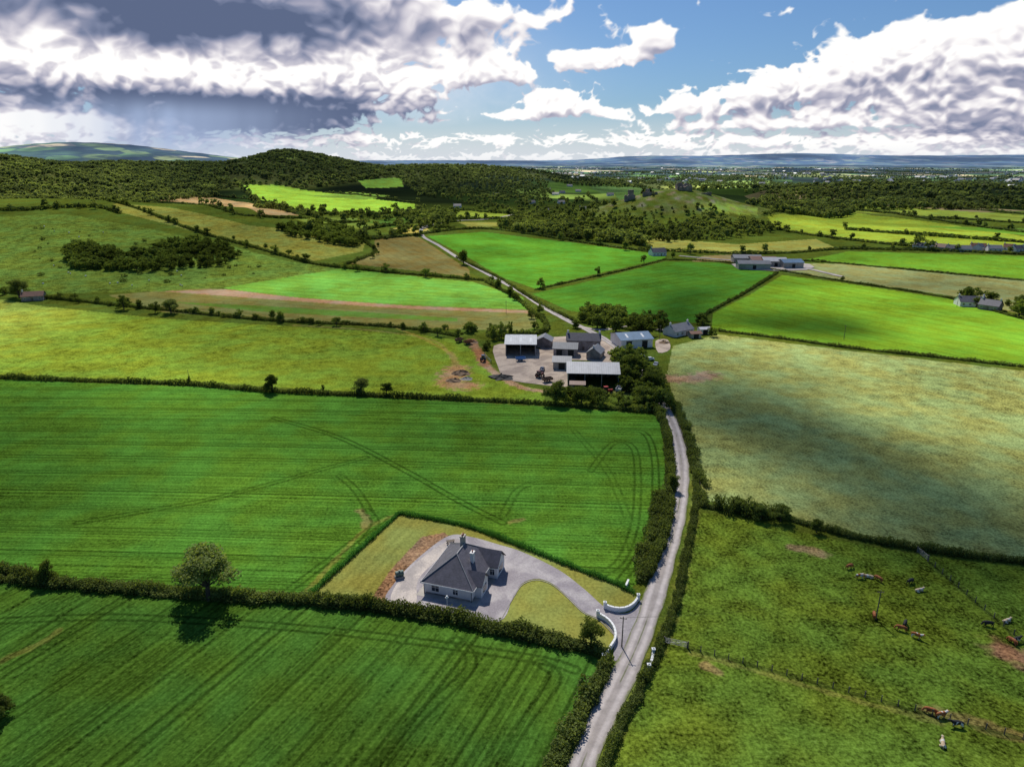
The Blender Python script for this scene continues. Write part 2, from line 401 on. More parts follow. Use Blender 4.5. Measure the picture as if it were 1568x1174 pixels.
paint([(228,297),(330,303),(430,318),(460,330),(400,330),(330,315),(235,307)],C(206,182,118))
paint([(365,284),(430,284),(500,295),(560,303),(635,312),(640,322),(520,327),(440,322),(385,300)],C(146,200,60))
paint([(548,276),(614,272),(618,286),(560,288)],C(126,180,60))
paint([(395,240),(425,234),(470,233),(500,240),(470,244),(420,246)],C(130,160,66))
paint([(575,362),(640,362),(690,395),(718,412),(720,424),(640,415),(530,403),(572,385)],C(146,142,76),((600,370),(680,415)),8,.5,.4)
paint([(655,362),(740,355),(880,372),(1018,390),(1020,396),(900,422),(820,442),(770,425),(722,397)],C(94,166,44),((700,372),(960,400)),10,.55,.35)
paint([(815,450),(900,431),(1020,400),(1100,402),(1188,418),(1140,448),(1085,478),(1068,494),(960,490),(870,475)],C(88,156,44),((830,450),(1100,410)),9,.6,.35)
paint([(1198,421),(1290,433),(1450,457),(1568,490),(1800,530),(1850,590),(1568,560),(1300,530),(1090,503),(1092,480),(1150,450)],C(124,180,42),((1200,440),(1560,505)),11,.6,.35)
paint([(1030,530),(1100,512),(1300,537),(1568,568),(1900,610),(2000,920),(1568,858),(1400,838),(1250,803),(1180,783),(1085,768),(1072,740),(1052,680),(1033,620),(1022,570)],C(158,180,100),((1060,560),(1560,740)),16,.22,.9)
paint([(1075,785),(1170,800),(1250,820),(1400,848),(1568,868),(2000,920),(2300,1400),(880,1400),(935,1190),(1000,1020),(1038,920),(1062,830)],C(98,130,38),None,1,0,1.35)
paint([(1192,403),(1290,404),(1568,430),(1700,440),(1720,500),(1568,482),(1450,452),(1290,429),(1205,417)],C(156,170,100),None,1,0,.5)
paint([(1232,398),(1300,385),(1568,392),(1800,400),(1800,440),(1568,427),(1290,402)],C(112,172,44),None,1,0,.4)
paint([(1175,332),(1300,325),(1450,343),(1568,362),(1750,380),(1750,392),(1568,384),(1420,380),(1300,366),(1190,350)],C(148,180,54),None,1,0,.5)
paint([(985,363),(1130,374),(1250,366),(1280,380),(1150,389),(1000,383)],C(168,178,80),None,1,0,.5)
paint([(1400,345),(1568,350),(1700,352),(1700,366),(1568,360)],C(106,162,48))
paint([(1075,392),(1120,390),(1130,402),(1060,400)],C(170,160,100))
paint([(1240,310),(1400,318),(1568,330),(1568,340),(1400,330),(1300,324)],C(144,174,64))
for p,c in (([(470,300),(560,306),(600,300),(540,294)],(120,165,60)),([(640,325),(760,322),(800,330),(700,335)],(150,180,60)),([(700,340),(760,340),(780,346),(720,349)],(170,180,80)),
  ([(450,335),(560,335),(620,343),(560,352),(480,345)],(130,160,60)),([(600,350),(650,345),(660,356),(600,360)],(190,190,90)),([(770,352),(840,345),(900,352),(860,362)],(120,140,60)),([(560,340),(640,330),(690,338),(600,348)],(95,140,50)),
  ([(900,283),(1000,290),(1010,297),(920,296)],(90,130,60)),([(1060,310),(1160,318),(1160,330),(1080,326)],(150,190,70))):
    paint(p,C(*c),None,1,0,.5)
k_=(1-sstep(np.hypot((X-235)/190,(Y-1000)/110),.6,1.))*np.clip(.5+perlin(X/22,Y/18,9)*1.4,0,1)*.8; col[:]=col*(1-k_[:,None])+C(118,136,66)*k_[:,None]
k_=(1-sstep(np.hypot((X-235)/150,(Y-1000)/90),.5,1.))*np.clip(perlin(X/12,Y/12,10)*2-.3,0,1)*.7; col[:]=col*(1-k_[:,None])+C(160,150,128)*k_[:,None]
lawn=C(136,148,68)
paint([(472,915),(612,788),(720,810),(800,840),(900,878),(965,905),(980,920),(945,990),(920,1000),(760,962),(600,932)],lawn,((500,905),(620,800)),2.4,.0,.35)
paint([(565,922),(598,872),(645,822),(680,815),(690,822),(655,845),(612,880),(598,925)],C(146,122,88),None,1,0,1.2)
# mown stripes on the lawn
i_=inpoly(X,Y,SL([(478,914),(612,792),(642,800),(600,868),(570,922)])); a_,b_=S(500,905),S(612,800); d_=(b_-a_)/np.linalg.norm(b_-a_); s_=np.sin((X[i_]*-d_[1]+Y[i_]*d_[0])*6.283/2.2); col[i_]*=(1+.10*s_)[:,None]
track([(940,660),(985,662),(1002,700),(1002,780),(985,840),(948,892)]); track([(905,720),(940,678),(972,690),(975,780),(955,850),(925,878)],k=.8)
track([(420,640),(520,670),(620,720),(700,765),(770,800)]); track([(120,800),(330,762),(480,722),(560,700)]); track([(770,790),(800,745),(870,735)],k=.7)
track([(590,792),(560,815),(500,860),(440,905)],k=.9); track([(560,780),(575,800),(555,830)],k=.9); track([(0,950),(200,945),(500,965),(800,1005),(880,1025)],k=.9); track([(700,980),(720,1020),(640,1100),(560,1200)],k=.8)
track([(0,1010),(90,950)],k=.8); track([(830,1015),(850,1040),(800,1110),(750,1190)],k=.8); track([(520,728),(545,750),(570,790)],k=.8); track([(880,660),(930,720),(960,790)],k=.5)
for p,w,c,k in (([(700,565),(690,585),(715,590)],10,(185,150,105),.9),([(735,540),(745,560),(790,590),(840,600)],3.2,(190,160,120),.9),([(722,520),(735,545),(742,560)],4,(170,130,90),.9),([(690,540),(700,560),(712,585)],3,(175,150,90),.6),
   ([(1030,580),(1060,580),(1085,574)],9,(190,165,125),.95),([(1215,838),(1240,842),(1258,848)],3.0,(170,140,100),.7),([(550,782),(562,795),(558,806)],2.0,(165,150,90),.6),([(800,795),(780,800)],1.5,(150,140,80),.6),
   ([(1545,1000),(1600,1025)],6,(150,115,85),.9),([(1420,1090),(1470,1100),(1568,1130)],2.6,(150,130,80),.6),([(1080,1020),(1095,1025)],2,(160,140,90),.7),([(612,785),(560,810),(520,850),(470,905)],1.2,(150,150,70),.5),([(0,1012),(60,985),(90,965)],1.5,(130,130,60),.5),
   ([(850,565),(900,590),(960,600)],6,(110,110,60),.8),([(1420,858),(1480,910),(1568,985),(1680,1080)],1.0,(60,80,30),.7),([(600,500),(640,515),(690,540)],2,(170,160,70),.6),([(690,545),(660,520),(560,505),(450,498)],1.6,(170,165,90),.5),
   ([(1052,992),(1150,1018),(1300,1060),(1440,1098),(1600,1140),(1750,1180)],.9,(60,80,30),.75),([(1060,1000),(1150,1025),(1300,1068),(1440,1106)],1.2,(150,150,80),.35)):
    paintline(p,w,C(*c),k)
paintline([(940,1120),(1000,1010),(1030,940),(1052,850),(1062,790),(1062,730),(1050,680),(1035,630)],2.2,C(124,142,58),.8)
me=bpy.data.meshes.new('ground'); me.vertices.add(nv); me.vertices.foreach_set('co',np.c_[X,Y,Z].astype(np.float32).ravel())
ii,jj=np.meshgrid(np.arange(nr-1),np.arange(nc),indexing='ij'); j2=(jj+1)%nc
q=np.stack([ii*nc+jj,ii*nc+j2,(ii+1)*nc+j2,(ii+1)*nc+jj],-1).reshape(-1,4)[:,::-1]
nf=len(q); me.loops.add(nf*4); me.polygons.add(nf)
me.loops.foreach_set('vertex_index',q.astype(np.int32).ravel())
me.polygons.foreach_set('loop_start',np.arange(0,nf*4,4,dtype=np.int32)); me.polygons.foreach_set('use_smooth',np.ones(nf,bool))
me.update(calc_edges=True)
a=me.attributes.new('fcol','FLOAT_COLOR','POINT'); a.data.foreach_set('color',np.c_[col,np.ones(nv)].astype(np.float32).ravel())
for nm,arr in (('rowc',rowc),('rowa',rowa),('tuft',tuft),('farf',far),('trk',trk)):
    a=me.attributes.new(nm,'FLOAT','POINT'); a.data.foreach_set('value',arr.astype(np.float32))
ground=link(bpy.data.objects.new('ground',me))
m,nt,out=newmat('farmland'); geo=N(nt,'ShaderNodeNewGeometry'); pos=geo.outputs['Position']
A=lambda n:N(nt,'ShaderNodeAttribute',attribute_name=n)
fc=A('fcol').outputs['Color']; rc=A('rowc').outputs['Fac']; ra=A('rowa').outputs['Fac']; tf=A('tuft').outputs['Fac']; ff=A('farf').outputs['Fac']; tk=A('trk').outputs['Fac']
noi=lambda s,d=4.,r=.6: N(nt,'ShaderNodeTexNoise',{'Vector':pos,'Scale':s,'Detail':d,'Roughness':r}).outputs[0]
nA,nB,nC,nD=noi(.014,3.,.6),noi(.22,3.,.65),noi(1.6,3.,.7),noi(.06,2.)
var=M(nt,'ADD',M(nt,'MULTIPLY',MR(nt,nB,.3,.7,-.36,.36,False),tf),M(nt,'MULTIPLY',MR(nt,nC,.32,.68,-.55,.55,False),M(nt,'ADD',M(nt,'MULTIPLY',tf,.85),.25)))
var=M(nt,'ADD',var,MR(nt,nA,.3,.7,-.28,.28,False)); var=M(nt,'ADD',var,MR(nt,nD,.3,.7,-.15,.15,False))
frac=M(nt,'FRACT',M(nt,'ADD',rc,1000.))
ln=MR(nt,M(nt,'ABSOLUTE',M(nt,'SUBTRACT',M(nt,'ABSOLUTE',M(nt,'SUBTRACT',frac,.5)),.085)),.012,.045,1.,0.)
ln=M(nt,'MULTIPLY',ln,MR(nt,nB,.3,.6,.30,1.))
w1=N(nt,'ShaderNodeTexNoise',{'W':M(nt,'MULTIPLY',rc,11.),'Detail':3.,'Scale':1.,'Roughness':.65},noise_dimensions='1D').outputs[0]
streak=M(nt,'MULTIPLY',MR(nt,w1,.3,.7,-.36,.36,False),ra)
dark=M(nt,'MULTIPLY',M(nt,'MAXIMUM',M(nt,'MULTIPLY',ln,ra),tk),.56)
k=M(nt,'MULTIPLY',M(nt,'ADD',M(nt,'ADD',1.,var),streak),M(nt,'SUBTRACT',1.,dark))
k=M(nt,'MAXIMUM',k,.12)
c=N(nt,'ShaderNodeVectorMath',{0:fc,'Scale':k},operation='SCALE').outputs[0]
c=MIX(nt,M(nt,'MULTIPLY',MR(nt,nC,.58,.72),M(nt,'MULTIPLY',tf,.28)),c,(.28,.31,.10))
hs=MIX(nt,MR(nt,nD,.35,.65),(1.12,1.,.85),(.90,1.0,1.08)); c=MIX(nt,1.,c,hs,'MULTIPLY')
warp=N(nt,'ShaderNodeVectorMath',{0:pos,1:N(nt,'ShaderNodeVectorMath',{0:N(nt,'ShaderNodeTexNoise',{'Vector':pos,'Scale':.0015,'Detail':1.}).outputs['Color'],'Scale':300.},operation='SCALE').outputs[0]},operation='ADD').outputs[0]
vp=N(nt,'ShaderNodeVectorMath',{0:warp,1:(1/300,1/450,0)},operation='MULTIPLY').outputs[0]
v1=N(nt,'ShaderNodeTexVoronoi',{'Vector':vp,'Scale':1.},voronoi_dimensions='2D')
rnd=N(nt,'ShaderNodeSeparateColor',{0:v1.outputs['Color']}).outputs[0]
cr=N(nt,'ShaderNodeValToRGB',{0:rnd}); cr.color_ramp.interpolation='CONSTANT'
els=[(0,C(48,66,36)),(.18,C(110,160,56)),(.36,C(66,100,45)),(.50,C(190,215,100)),(.64,C(54,76,42)),(.76,C(240,230,160)),(.86,C(150,190,80))]
while len(cr.color_ramp.elements)<len(els): cr.color_ramp.elements.new(.5)
for e,(p_,c_) in zip(cr.color_ramp.elements,els): e.position=p_; e.color=(*c_,1)
fcx=MIX(nt,MR(nt,v1.outputs['Distance'],.42,.62,0.,.8),cr.outputs[0],(.02,.035,.012))
fcx=MIX(nt,MR(nt,noi(.0016,4.,.7),.50,.60,0,.8),fcx,(.024,.036,.018))
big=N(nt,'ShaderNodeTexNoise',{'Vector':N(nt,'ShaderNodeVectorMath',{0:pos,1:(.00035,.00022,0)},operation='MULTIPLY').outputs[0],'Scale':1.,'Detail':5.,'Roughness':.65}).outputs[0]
fcx=N(nt,'ShaderNodeVectorMath',{0:fcx,'Scale':MR(nt,big,.38,.62,.35,2.0)},operation='SCALE').outputs[0]  # broad lit and dark patches put into the far plain's colour
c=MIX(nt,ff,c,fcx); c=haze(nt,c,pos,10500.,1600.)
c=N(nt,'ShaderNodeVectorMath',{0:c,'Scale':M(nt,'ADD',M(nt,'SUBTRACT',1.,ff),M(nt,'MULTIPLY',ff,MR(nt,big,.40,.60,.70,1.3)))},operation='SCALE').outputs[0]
bs=N(nt,'ShaderNodeBsdfDiffuse',{'Color':c})
nt.links.new(bs.outputs[0],out.inputs[0]); me.materials.append(m)
print('terrain',nv,time.time()-T0)
# ------------------------------------------------------------------ sheets & roads
def sheet(name,P,mat,zoff,closed_smooth=0):
    P=np.asarray(P,float)
    if closed_smooth: P=catmull(P,closed_smooth,True)
    tris=tessellate_polygon([[Vector((x,y,0)) for x,y in P]])
    vs=[(x,y,gz(x,y)+zoff) for x,y in P]
    fs=[]
    for t in tris:
        a,b,c=[P[i] for i in t]
        if (b[0]-a[0])*(c[1]-a[1])-(b[1]-a[1])*(c[0]-a[0])<0: t=t[::-1]
        fs.append(t)
    me=bpy.data.meshes.new(name); me.from_pydata(vs,[],fs); me.materials.append(mat); return link(bpy.data.objects.new(name,me))
def ribbon(name,P,w,mat,zoff,step=3):
    P=resample(catmull(P,8),step); t=np.gradient(P,axis=0); t/=np.linalg.norm(t,axis=1)[:,None]; n=np.c_[-t[:,1],t[:,0]]
    nseg=4; vs=[];fs=[];uv=[]
    for i,p in enumerate(P):
        ww=w*(1+.06*math.sin(i*1.7)+.05*math.sin(i*.63))
        for k in range(nseg+1):
            o=(k/nseg-.5)*ww; x,y=p+n[i]*o; vs.append((x,y,gz(x,y)+zoff+.03*(1-abs(2*k/nseg-1)))); uv.append(k/nseg)
    for i in range(len(P)-1):
        for k in range(nseg):
            a=i*(nseg+1)+k; fs.append((a+1,a,a+nseg+1,a+nseg+2))
    me=bpy.data.meshes.new(name); me.from_pydata(vs,[],[f[::-1] for f in fs]); at=me.attributes.new('across','FLOAT','POINT'); at.data.foreach_set('value',uv)
    me.materials.append(mat); return link(bpy.data.objects.new(name,me))
def road_mat():
    m,nt,out=newmat('worn_asphalt'); geo=N(nt,'ShaderNodeNewGeometry'); ac=N(nt,'ShaderNodeAttribute',attribute_name='across').outputs['Fac']
    n1=N(nt,'ShaderNodeTexNoise',{'Vector':geo.outputs['Position'],'Scale':.5,'Detail':8.,'Roughness':.7}).outputs[0]
    n2=N(nt,'ShaderNodeTexNoise',{'Vector':geo.outputs['Position'],'Scale':.12,'Detail':4.}).outputs[0]
    d=M(nt,'ABSOLUTE',M(nt,'SUBTRACT',ac,.5))
    wheel=MR(nt,M(nt,'ABSOLUTE',M(nt,'SUBTRACT',d,.24)),.03,.16,1.,0.)
    c=MIX(nt,M(nt,'MULTIPLY',wheel,.8),(.38,.335,.31),(.58,.52,.49))
    c=MIX(nt,M(nt,'MULTIPLY',MR(nt,d,.05,.0),MR(nt,n2,.45,.6)),c,(.16,.17,.09))
    c=MIX(nt,M(nt,'MULTIPLY',MR(nt,M(nt,'ADD',d,M(nt,'MULTIPLY',M(nt,'SUBTRACT',n1,.5),.35)),.40,.5),.9),c,(.15,.17,.06))
    c=N(nt,'ShaderNodeVectorMath',{0:c,'Scale':MR(nt,n1,.3,.7,.75,1.2,False)},operation='SCALE').outputs[0]
    b=N(nt,'ShaderNodeBsdfPrincipled',{'Base Color':c,'Roughness':.9,'Specular IOR Level':.2}); nt.links.new(b.outputs[0],out.inputs[0]); return m
def gravel_mat(name,c1,c2):
    m,nt,out=newmat(name); geo=N(nt,'ShaderNodeNewGeometry'); p=geo.outputs['Position']
    n0=N(nt,'ShaderNodeTexNoise',{'Vector':p,'Scale':.16,'Detail':6.,'Roughness':.6,'Distortion':.6}).outputs[0]
    n1=N(nt,'ShaderNodeTexNoise',{'Vector':p,'Scale':2.5,'Detail':8.,'Roughness':.8}).outputs[0]
    c=MIX(nt,MR(nt,n0,.40,.62),c1,c2)
    c=N(nt,'ShaderNodeVectorMath',{0:c,'Scale':MR(nt,n1,.3,.7,.72,1.25,False)},operation='SCALE').outputs[0]
    b=N(nt,'ShaderNodeBsdfPrincipled',{'Base Color':c,'Roughness':.95,'Specular IOR Level':.2}); nt.links.new(b.outputs[0],out.inputs[0]); return m
RM=road_mat(); GM=gravel_mat('driveway_gravel',(.28,.25,.265),(.42,.385,.38)); YM=gravel_mat('yard_concrete',(.56,.45,.35),(.38,.30,.24)); PM=gravel_mat('pale_gravel',(.56,.49,.43),(.36,.32,.30))
lane_px=[(868,1230),(890,1174),(917,1110),(947,1050),(977,985),(997,930),(1015,870),(1030,820),(1040,770),(1044,730),(1041,690),(1032,655),(1018,625)]
lane=SL(lane_px); lane2=np.vstack([lane,SL([(1004,602),(985,575),(960,545),(930,522),(895,503),(868,490),(832,470),(800,449),(770,432),(738,415),(705,397),(672,376),(648,362),(646,350),(660,343)])])
ext=lane[0]+(lane[0]-lane[2])*3
ribbon('road',np.vstack([ext,lane2]),4.0,RM,.09,3)
ribbon('farm_lane',SL([(885,500),(920,505),(960,500),(1010,505),(1045,510)]),3.2,PM,.12,3)
for nm,pxs,w in (('farm_lane',[(1290,424),(1220,408),(1170,400),(1110,398),(1040,392)],4.5),('farm_lane',[(646,350),(700,338),(780,330),(850,325)],6)):
    ribbon(nm,SL(pxs),w,PM,.3,8)
drive=SL([(595,924),(606,890),(645,850),(688,820),(722,822),(765,834),(800,845),(855,872),(895,902),(930,932),(962,938),(985,915),(1003,900),(992,945),(972,985),(942,1012),(940,990),(938,968),(918,948),(893,936),(868,912),(845,893),(822,886),(800,893),(785,915),(764,951),(690,942)])
sheet('driveway',drive,GM,.05,5)
sheet('driveway_edge',SL([(600,922),(608,893),(648,852),(690,826),(705,830),(672,855),(640,888),(636,925)]),PM,.056,4)
ribbon('kerb',SL([(940,972),(918,950),(893,938),(868,914),(845,895),(822,888),(800,895),(785,917),(766,951)]),.16,MAT['concrete'],.10,1)
sheet('farm_yard',SL([(756,530),(790,527),(830,536),(860,548),(880,575),(872,592),(820,588),(775,580),(762,560)]),YM,.10,3)
sheet('farm_yard',SL([(830,520),(900,515),(950,530),(950,560),(900,552),(840,548)]),YM,.09,3)
sheet('farm_yard',SL([(1004,522),(1022,520),(1026,535),(1008,540)]),YM,.10,3)
sheet('farm_yard',SL([(1120,405),(1170,400),(1240,405),(1235,414),(1150,414)]),PM,.35,2)
# ------------------------------------------------------------------ buildings
def window(par,name,c,w,h,axis,sgn,frame='white'):
    for nm,ww,hh,d,mt in (('frame',w+.16,h+.16,.05,frame),('glass',w,h,.07,'glass')):
        mb=MB(); cc=list(c); cc[axis]+=sgn*d/2
        dim=[ww,ww,hh]; dim[axis]=d
        mb.box(cc,dim); mb.obj(name+'_'+nm,[mt],par)
    mb=MB(); cc=list(c); cc[axis]+=sgn*.045; dim=[.06,.06,h]; dim[axis]=.09; mb.box(cc,dim); dim=[w,w,.05]; dim[axis]=.085; cc[2]+=h*.2; mb.box(cc,dim); mb.obj(name+'_bars',[frame],par)
def farmhouse_bungalow():
    c=(-10.2,121.2,0.0); H=empty('bungalow_house',c,-rad(18))
    b=MB(); b.box((0,0,1.35),(10,14,2.7)); b.box((5.9,4.0,1.35),(2.2,4.6,2.7)); b.box((5.55,-3.6,1.35),(1.5,3.6,2.7)); 
    b.add([(7.0,1.7,2.7),(7.0,6.3,2.7),(7.0,4.0,4.75)],[(0,1,2)]); b.add([(6.3,-5.4,2.7),(6.3,-1.8,2.7),(6.3,-3.6,4.3)],[(0,1,2)])
    b.obj('walls',['render'],H)
    b=MB(); b.box((0,0,.2),(10.06,14.06,.4)); b.obj('plinth',['stone'],H)
    o=.5; ex,ey=5+o,7+o; zr=2.62+ex*.74; ez=2.62
    r=MB(); ry=ey-ex+.1
    r.add([(-ex,-ey,ez),(ex,-ey,ez),(ex,ey,ez),(-ex,ey,ez),(0,-ry,zr),(0,ry,zr)],[(0,1,4),(1,2,5,4),(2,3,5),(3,0,4,5),(0,3,2,1)])
    def gable(y0,y1,x1,zz):
        ym=(y0+y1)/2; 
        r.add([(0.5,y0,ez),(x1,y0,ez),(x1,ym,zz),(0.5,ym,zz),(0.5,y1,ez),(x1,y1,ez),
               (0.5,y0,ez+.14),(x1,y0,ez+.14),(x1,ym,zz+.14),(0.5,ym,zz+.14),(0.5,y1,ez+.14),(x1,y1,ez+.14)],
              [(6,7,8,9),(9,8,11,10),(0,3,2,1),(3,4,5,2),(1,2,8,7),(2,5,11,8),(0,1,7,6),(5,4,10,11)])
    gable(1.4,6.6,7.3,5.1); gable(-5.7,-1.5,6.6,4.55)
    r.obj('roof',['slate'],H)
    f=MB()
    for (cx,cy,dx,dy) in ((0,-ey-.02,2*ex+.1,.04),(0,ey+.02,2*ex+.1,.04),(-ex-.02,0,.04,2*ey),):
        f.box((cx,cy,ez-.02),(dx,dy,.22))
    for y0,y1 in ((-ey,-5.8),(-1.4,1.3),(6.7,ey)): f.box((ex+.02,(y0+y1)/2,ez-.02),(.04,y1-y0,.22))
    f.obj('fascia_gutter',['white'],H)
    t=MB(); t.tube((0,-ry,zr+.05),(0,ry,zr+.05),.13,.13,6)
    for sx_ in (-1,1):
        for sy_ in (-1,1): t.tube((sx_*ex,sy_*ey,ez+.06),(0,sy_*ry,zr+.05),.09,.09,6)
    t.obj('ridge_tiles',['rooffibre'],H)
    ch=MB(); ch.box((-.6,2.6,6.6),(.75,1.2,2.8)); ch.box((-.6,2.6,8.05),(.95,1.4,.18)); ch.tube((-.6,2.3,8.1),(-.6,2.3,8.55),.16,.14,8,1); ch.tube((-.6,2.9,8.1),(-.6,2.9,8.55),.16,.14,8,1); ch.obj('chimney',['concrete','terracotta'],H)
    ch=MB(); ch.box((2.7,-.6,5.6),(.6,1.0,2.2)); ch.box((2.7,-.6,6.75),(.8,1.2,.16)); ch.tube((2.7,-.6,6.8),(2.7,-.6,7.2),.15,.13,8,1); ch.obj('chimney_front',['render','terracotta'],H)
    window(H,'end_window_left',(-2.6,-7,1.5),1.5,1.2,1,-1); window(H,'end_window_right',(1.6,-7,1.5),1.0,1.0,1,-1)
    window(H,'bay_window',(7.0,4.0,1.4),2.2,1.5,0,1); window(H,'front_window_near',(6.3,-3.6,1.4),1.8,1.5,0,1); window(H,'front_window_mid',(5,-.9,1.5),.8,1.3,0,1)
    window(H,'side_window',(6.0,1.7,1.5),.9,1.2,1,-1)
    for k,y in enumerate((-5.,-1.5,2.5,5.5)): window(H,'rear_window_%d'%k,(-5,y,1.5),1.3,1.1,0,-1)
    d=MB(); d.box((5.04,.7,1.05),(.08,1.1,2.1)); d.obj('front_door',['wood'],H)
    d=MB(); d.box((5.9,.6,.08),(1.8,1.9,.16)); d.obj('door_step',['concrete'],H)
    q=MB()
    for x_,y_ in ((-5.02,-7.02),(5.02,-7.02)):
        for k in range(9): q.box((x_-np.sign(x_)*.2,y_,.3+k*.28),(.5 if k%2 else .36,.08,.24))
    q.obj('quoins',['white'],H)
    dp=MB(); dp.tube((-4.95,-7.12,0),(-4.95,-7.12,2.6),.05,.05,6); dp.tube((4.9,-7.12,0),(4.9,-7.12,2.6),.05,.05,6); dp.obj('downpipe',['dark'],H)
    pv=MB(); pv.box((0,0,.035),(12.4,16.4,.07)); pv.obj('paving',['concrete'],H)
farmhouse_bungalow()
def shed(name,px,w,l,eave,ridge,rz=0,roof='roofgrey',wall='concrete',openf=False,along='x',sky=0,px_z=0,doors=1,wall2=None):
    p=S(*px); z=gz(*p)
    cx,cy=p[0]-math.sin(rz)*l/2,p[1]+math.cos(rz)*l/2
    E=empty(name,(cx,cy,z),rz); b=MB(); t=.2; hw,hl=w/2,l/2
    b.box((0,hl-t/2,eave/2),(w,t,eave)); 
    b.box((-hw+t/2,0,eave/2),(t,l-2*t,eave)); b.box((hw-t/2,0,eave/2),(t,l-2*t,eave))
    if not openf: b.box((0,-hl+t/2,eave/2),(w,t,eave))
    if along=='x':
        for s_ in (-1,1): b.add([(s_*(hw-.02),-hl,eave),(s_*(hw-.02),hl,eave),(s_*(hw-.02),0,ridge)],[(0,1,2)])
    else:
        for s_ in (-1,1): b.add([(-hw,s_*(hl-.02),eave),(hw,s_*(hl-.02),eave),(0,s_*(hl-.02),ridge)],[(0,1,2)])
    b.obj('walls',[wall],E)
    r=MB(); ov=.5; th=.12
    if along=='x':
        for s_ in (-1,1):
            y1=s_*(hl+ov); z1=eave-(ridge-eave)*ov/hl+.04; z0=ridge+.04
            v=[(-hw-ov,y1,z1),(hw+ov,y1,z1),(hw+ov,0,z0),(-hw-ov,0,z0)]
            v+=[(a_,b_,c_+th) for a_,b_,c_ in v]
            fs=[(0,1,2,3),(7,6,5,4),(0,4,5,1),(1,5,6,2),(3,2,6,7),(0,3,7,4)]; r.add(v,fs)
    else:
        for s_ in (-1,1):
            x1=s_*(hw+ov); z1=eave-(ridge-eave)*ov/hw+.04; z0=ridge+.04
            v=[(x1,-hl-ov,z1),(x1,hl+ov,z1),(0,hl+ov,z0),(0,-hl-ov,z0)]
            v+=[(a_,b_,c_+th) for a_,b_,c_ in v]
            fs=[(0,1,2,3),(7,6,5,4),(0,4,5,1),(1,5,6,2),(3,2,6,7),(0,3,7,4)]; r.add(v,fs)
    r.obj('roof',[roof],E)
    if sky and along=='x':
        k=MB()
        for i in range(sky):
            x=-hw+w*(i+.5)/sky
            for s_ in (-1,1):
                ya,yb=s_*hl*.25,s_*hl*.75; f=lambda y:ridge-(ridge-eave)*abs(y)/hl+.04+th+.02
                k.add([(x-.45,ya,f(ya)),(x+.45,ya,f(ya)),(x+.45,yb,f(yb)),(x-.45,yb,f(yb))],[(0,1,2,3)])
        k.obj('skylights',['white'],E)
    if openf:
        k=MB(); nb=max(3,int(w/5)+1)
        for i in range(nb): k.box((-hw+.15+(w-.3)*i/(nb-1),-hl+.15,eave/2),(.22,.22,eave))
        k.box((0,-hl+.15,eave-.15),(w-.6,.14,.25)); k.obj('posts',['grey'],E)
        k=MB()
        for i in range(int(w/2.2)):
            k.box((-hw+1.2+i*2.1,hl-1.6,.7+.5*(i%2)),(1.5,1.5,1.4+(i%2))) 
        k.obj('stored_bales',['black' if w<18 else 'wood'],E)
    else:
        for i in range(doors):
            k=MB(); x=-hw+w*(i+.5)/doors; hh=min(eave*.8,3.2); k.box((x,-hl-.03,hh/2),(min(2.6,w/doors*.5),.06,hh)); k.box((x,-hl-.05,hh+.08),(min(2.9,w/doors*.6),.1,.14)); k.obj('sliding_door_%d'%i,['dark'],E)
    return E
def cottage(name,px,w,l,rz=0,eave=2.8,ridge=5.2,wall='render',roof='slate',chim=2):
    p=S(*px); z=gz(*p); E=empty(name,(p[0]-math.sin(rz)*l/2,p[1]+math.cos(rz)*l/2,z),rz); hw,hl=w/2,l/2
    b=MB(); b.box((0,0,eave/2-.3),(w,l,eave+.6))
    for s_ in (-1,1): b.add([(s_*hw,-hl,eave),(s_*hw,hl,eave),(s_*hw,0,ridge)],[(0,1,2)])
    b.obj('walls',[wall],E); r=MB(); ov=.3
    for s_ in (-1,1):
        z1=eave-(ridge-eave)*ov/hl+.03
        v=[(-hw-ov,s_*(hl+ov),z1),(hw+ov,s_*(hl+ov),z1),(hw+ov,0,ridge+.03),(-hw-ov,0,ridge+.03)]; v+=[(a_,b_,c_+.14) for a_,b_,c_ in v]
        r.add(v,[(0,1,2,3),(7,6,5,4),(0,4,5,1),(1,5,6,2),(3,2,6,7),(0,3,7,4)])
    r.obj('roof',[roof],E)
    for i in range(chim):
        k=MB(); x=(-1 if i==0 else 1)*(hw-.5); k.box((x,0,ridge+.3),(.7,.6,1.4)); k.box((x,0,ridge+1.05),(.85,.75,.14)); k.tube((x,0,ridge+1.1),(x,0,ridge+1.5),.14,.12,6); k.obj('chimney_%d'%i,['render'],E)
    n=max(2,int(w/3))
    for i in range(n):
        x=-hw+w*(i+.5)/n
        if i==n//2:
            k=MB(); k.box((x,-hl-.03,1.0),(.95,.06,2.0)); k.obj('door',['wood'],E)
        else: window(E,'window_%d'%i,(x,-hl,1.5),1.0,1.1,1,-1)
        window(E,'rear_window_%d'%i,(x,hl,1.5),1.0,1.1,1,1)
    return E
shed('hay_barn',(908,592),19,15,5.2,7.4,rad(-4),'roofgrey','cladgreen',True)
shed('cattle_shed',(797,545),13,17,5.2,6.8,rad(-2),'roofwhite','concrete',True,sky=3)
shed('lean_to_shed',(860,566),7,9,3.2,4.4,rad(-6),'rooffibre','concrete',False)
shed('stone_outbuilding',(865,546),10,7,3.6,5.4,rad(-8),'rooffibre','stone',False,doors=2)
shed('stone_outbuilding',(845,530),7,7,3.2,5,rad(80),'rooffibre','stone')
shed('machinery_shed',(975,533),15,14,4.0,5.8,rad(12),'roofblue','render',False,sky=2,doors=2)
cottage('farmhouse',(893,537),15,7,rad(-6),4.6,7.2,'stone')
cottage('farm_cottage',(922,548),8,6,rad(70),2.8,5.0,'stone','rooffibre',1)
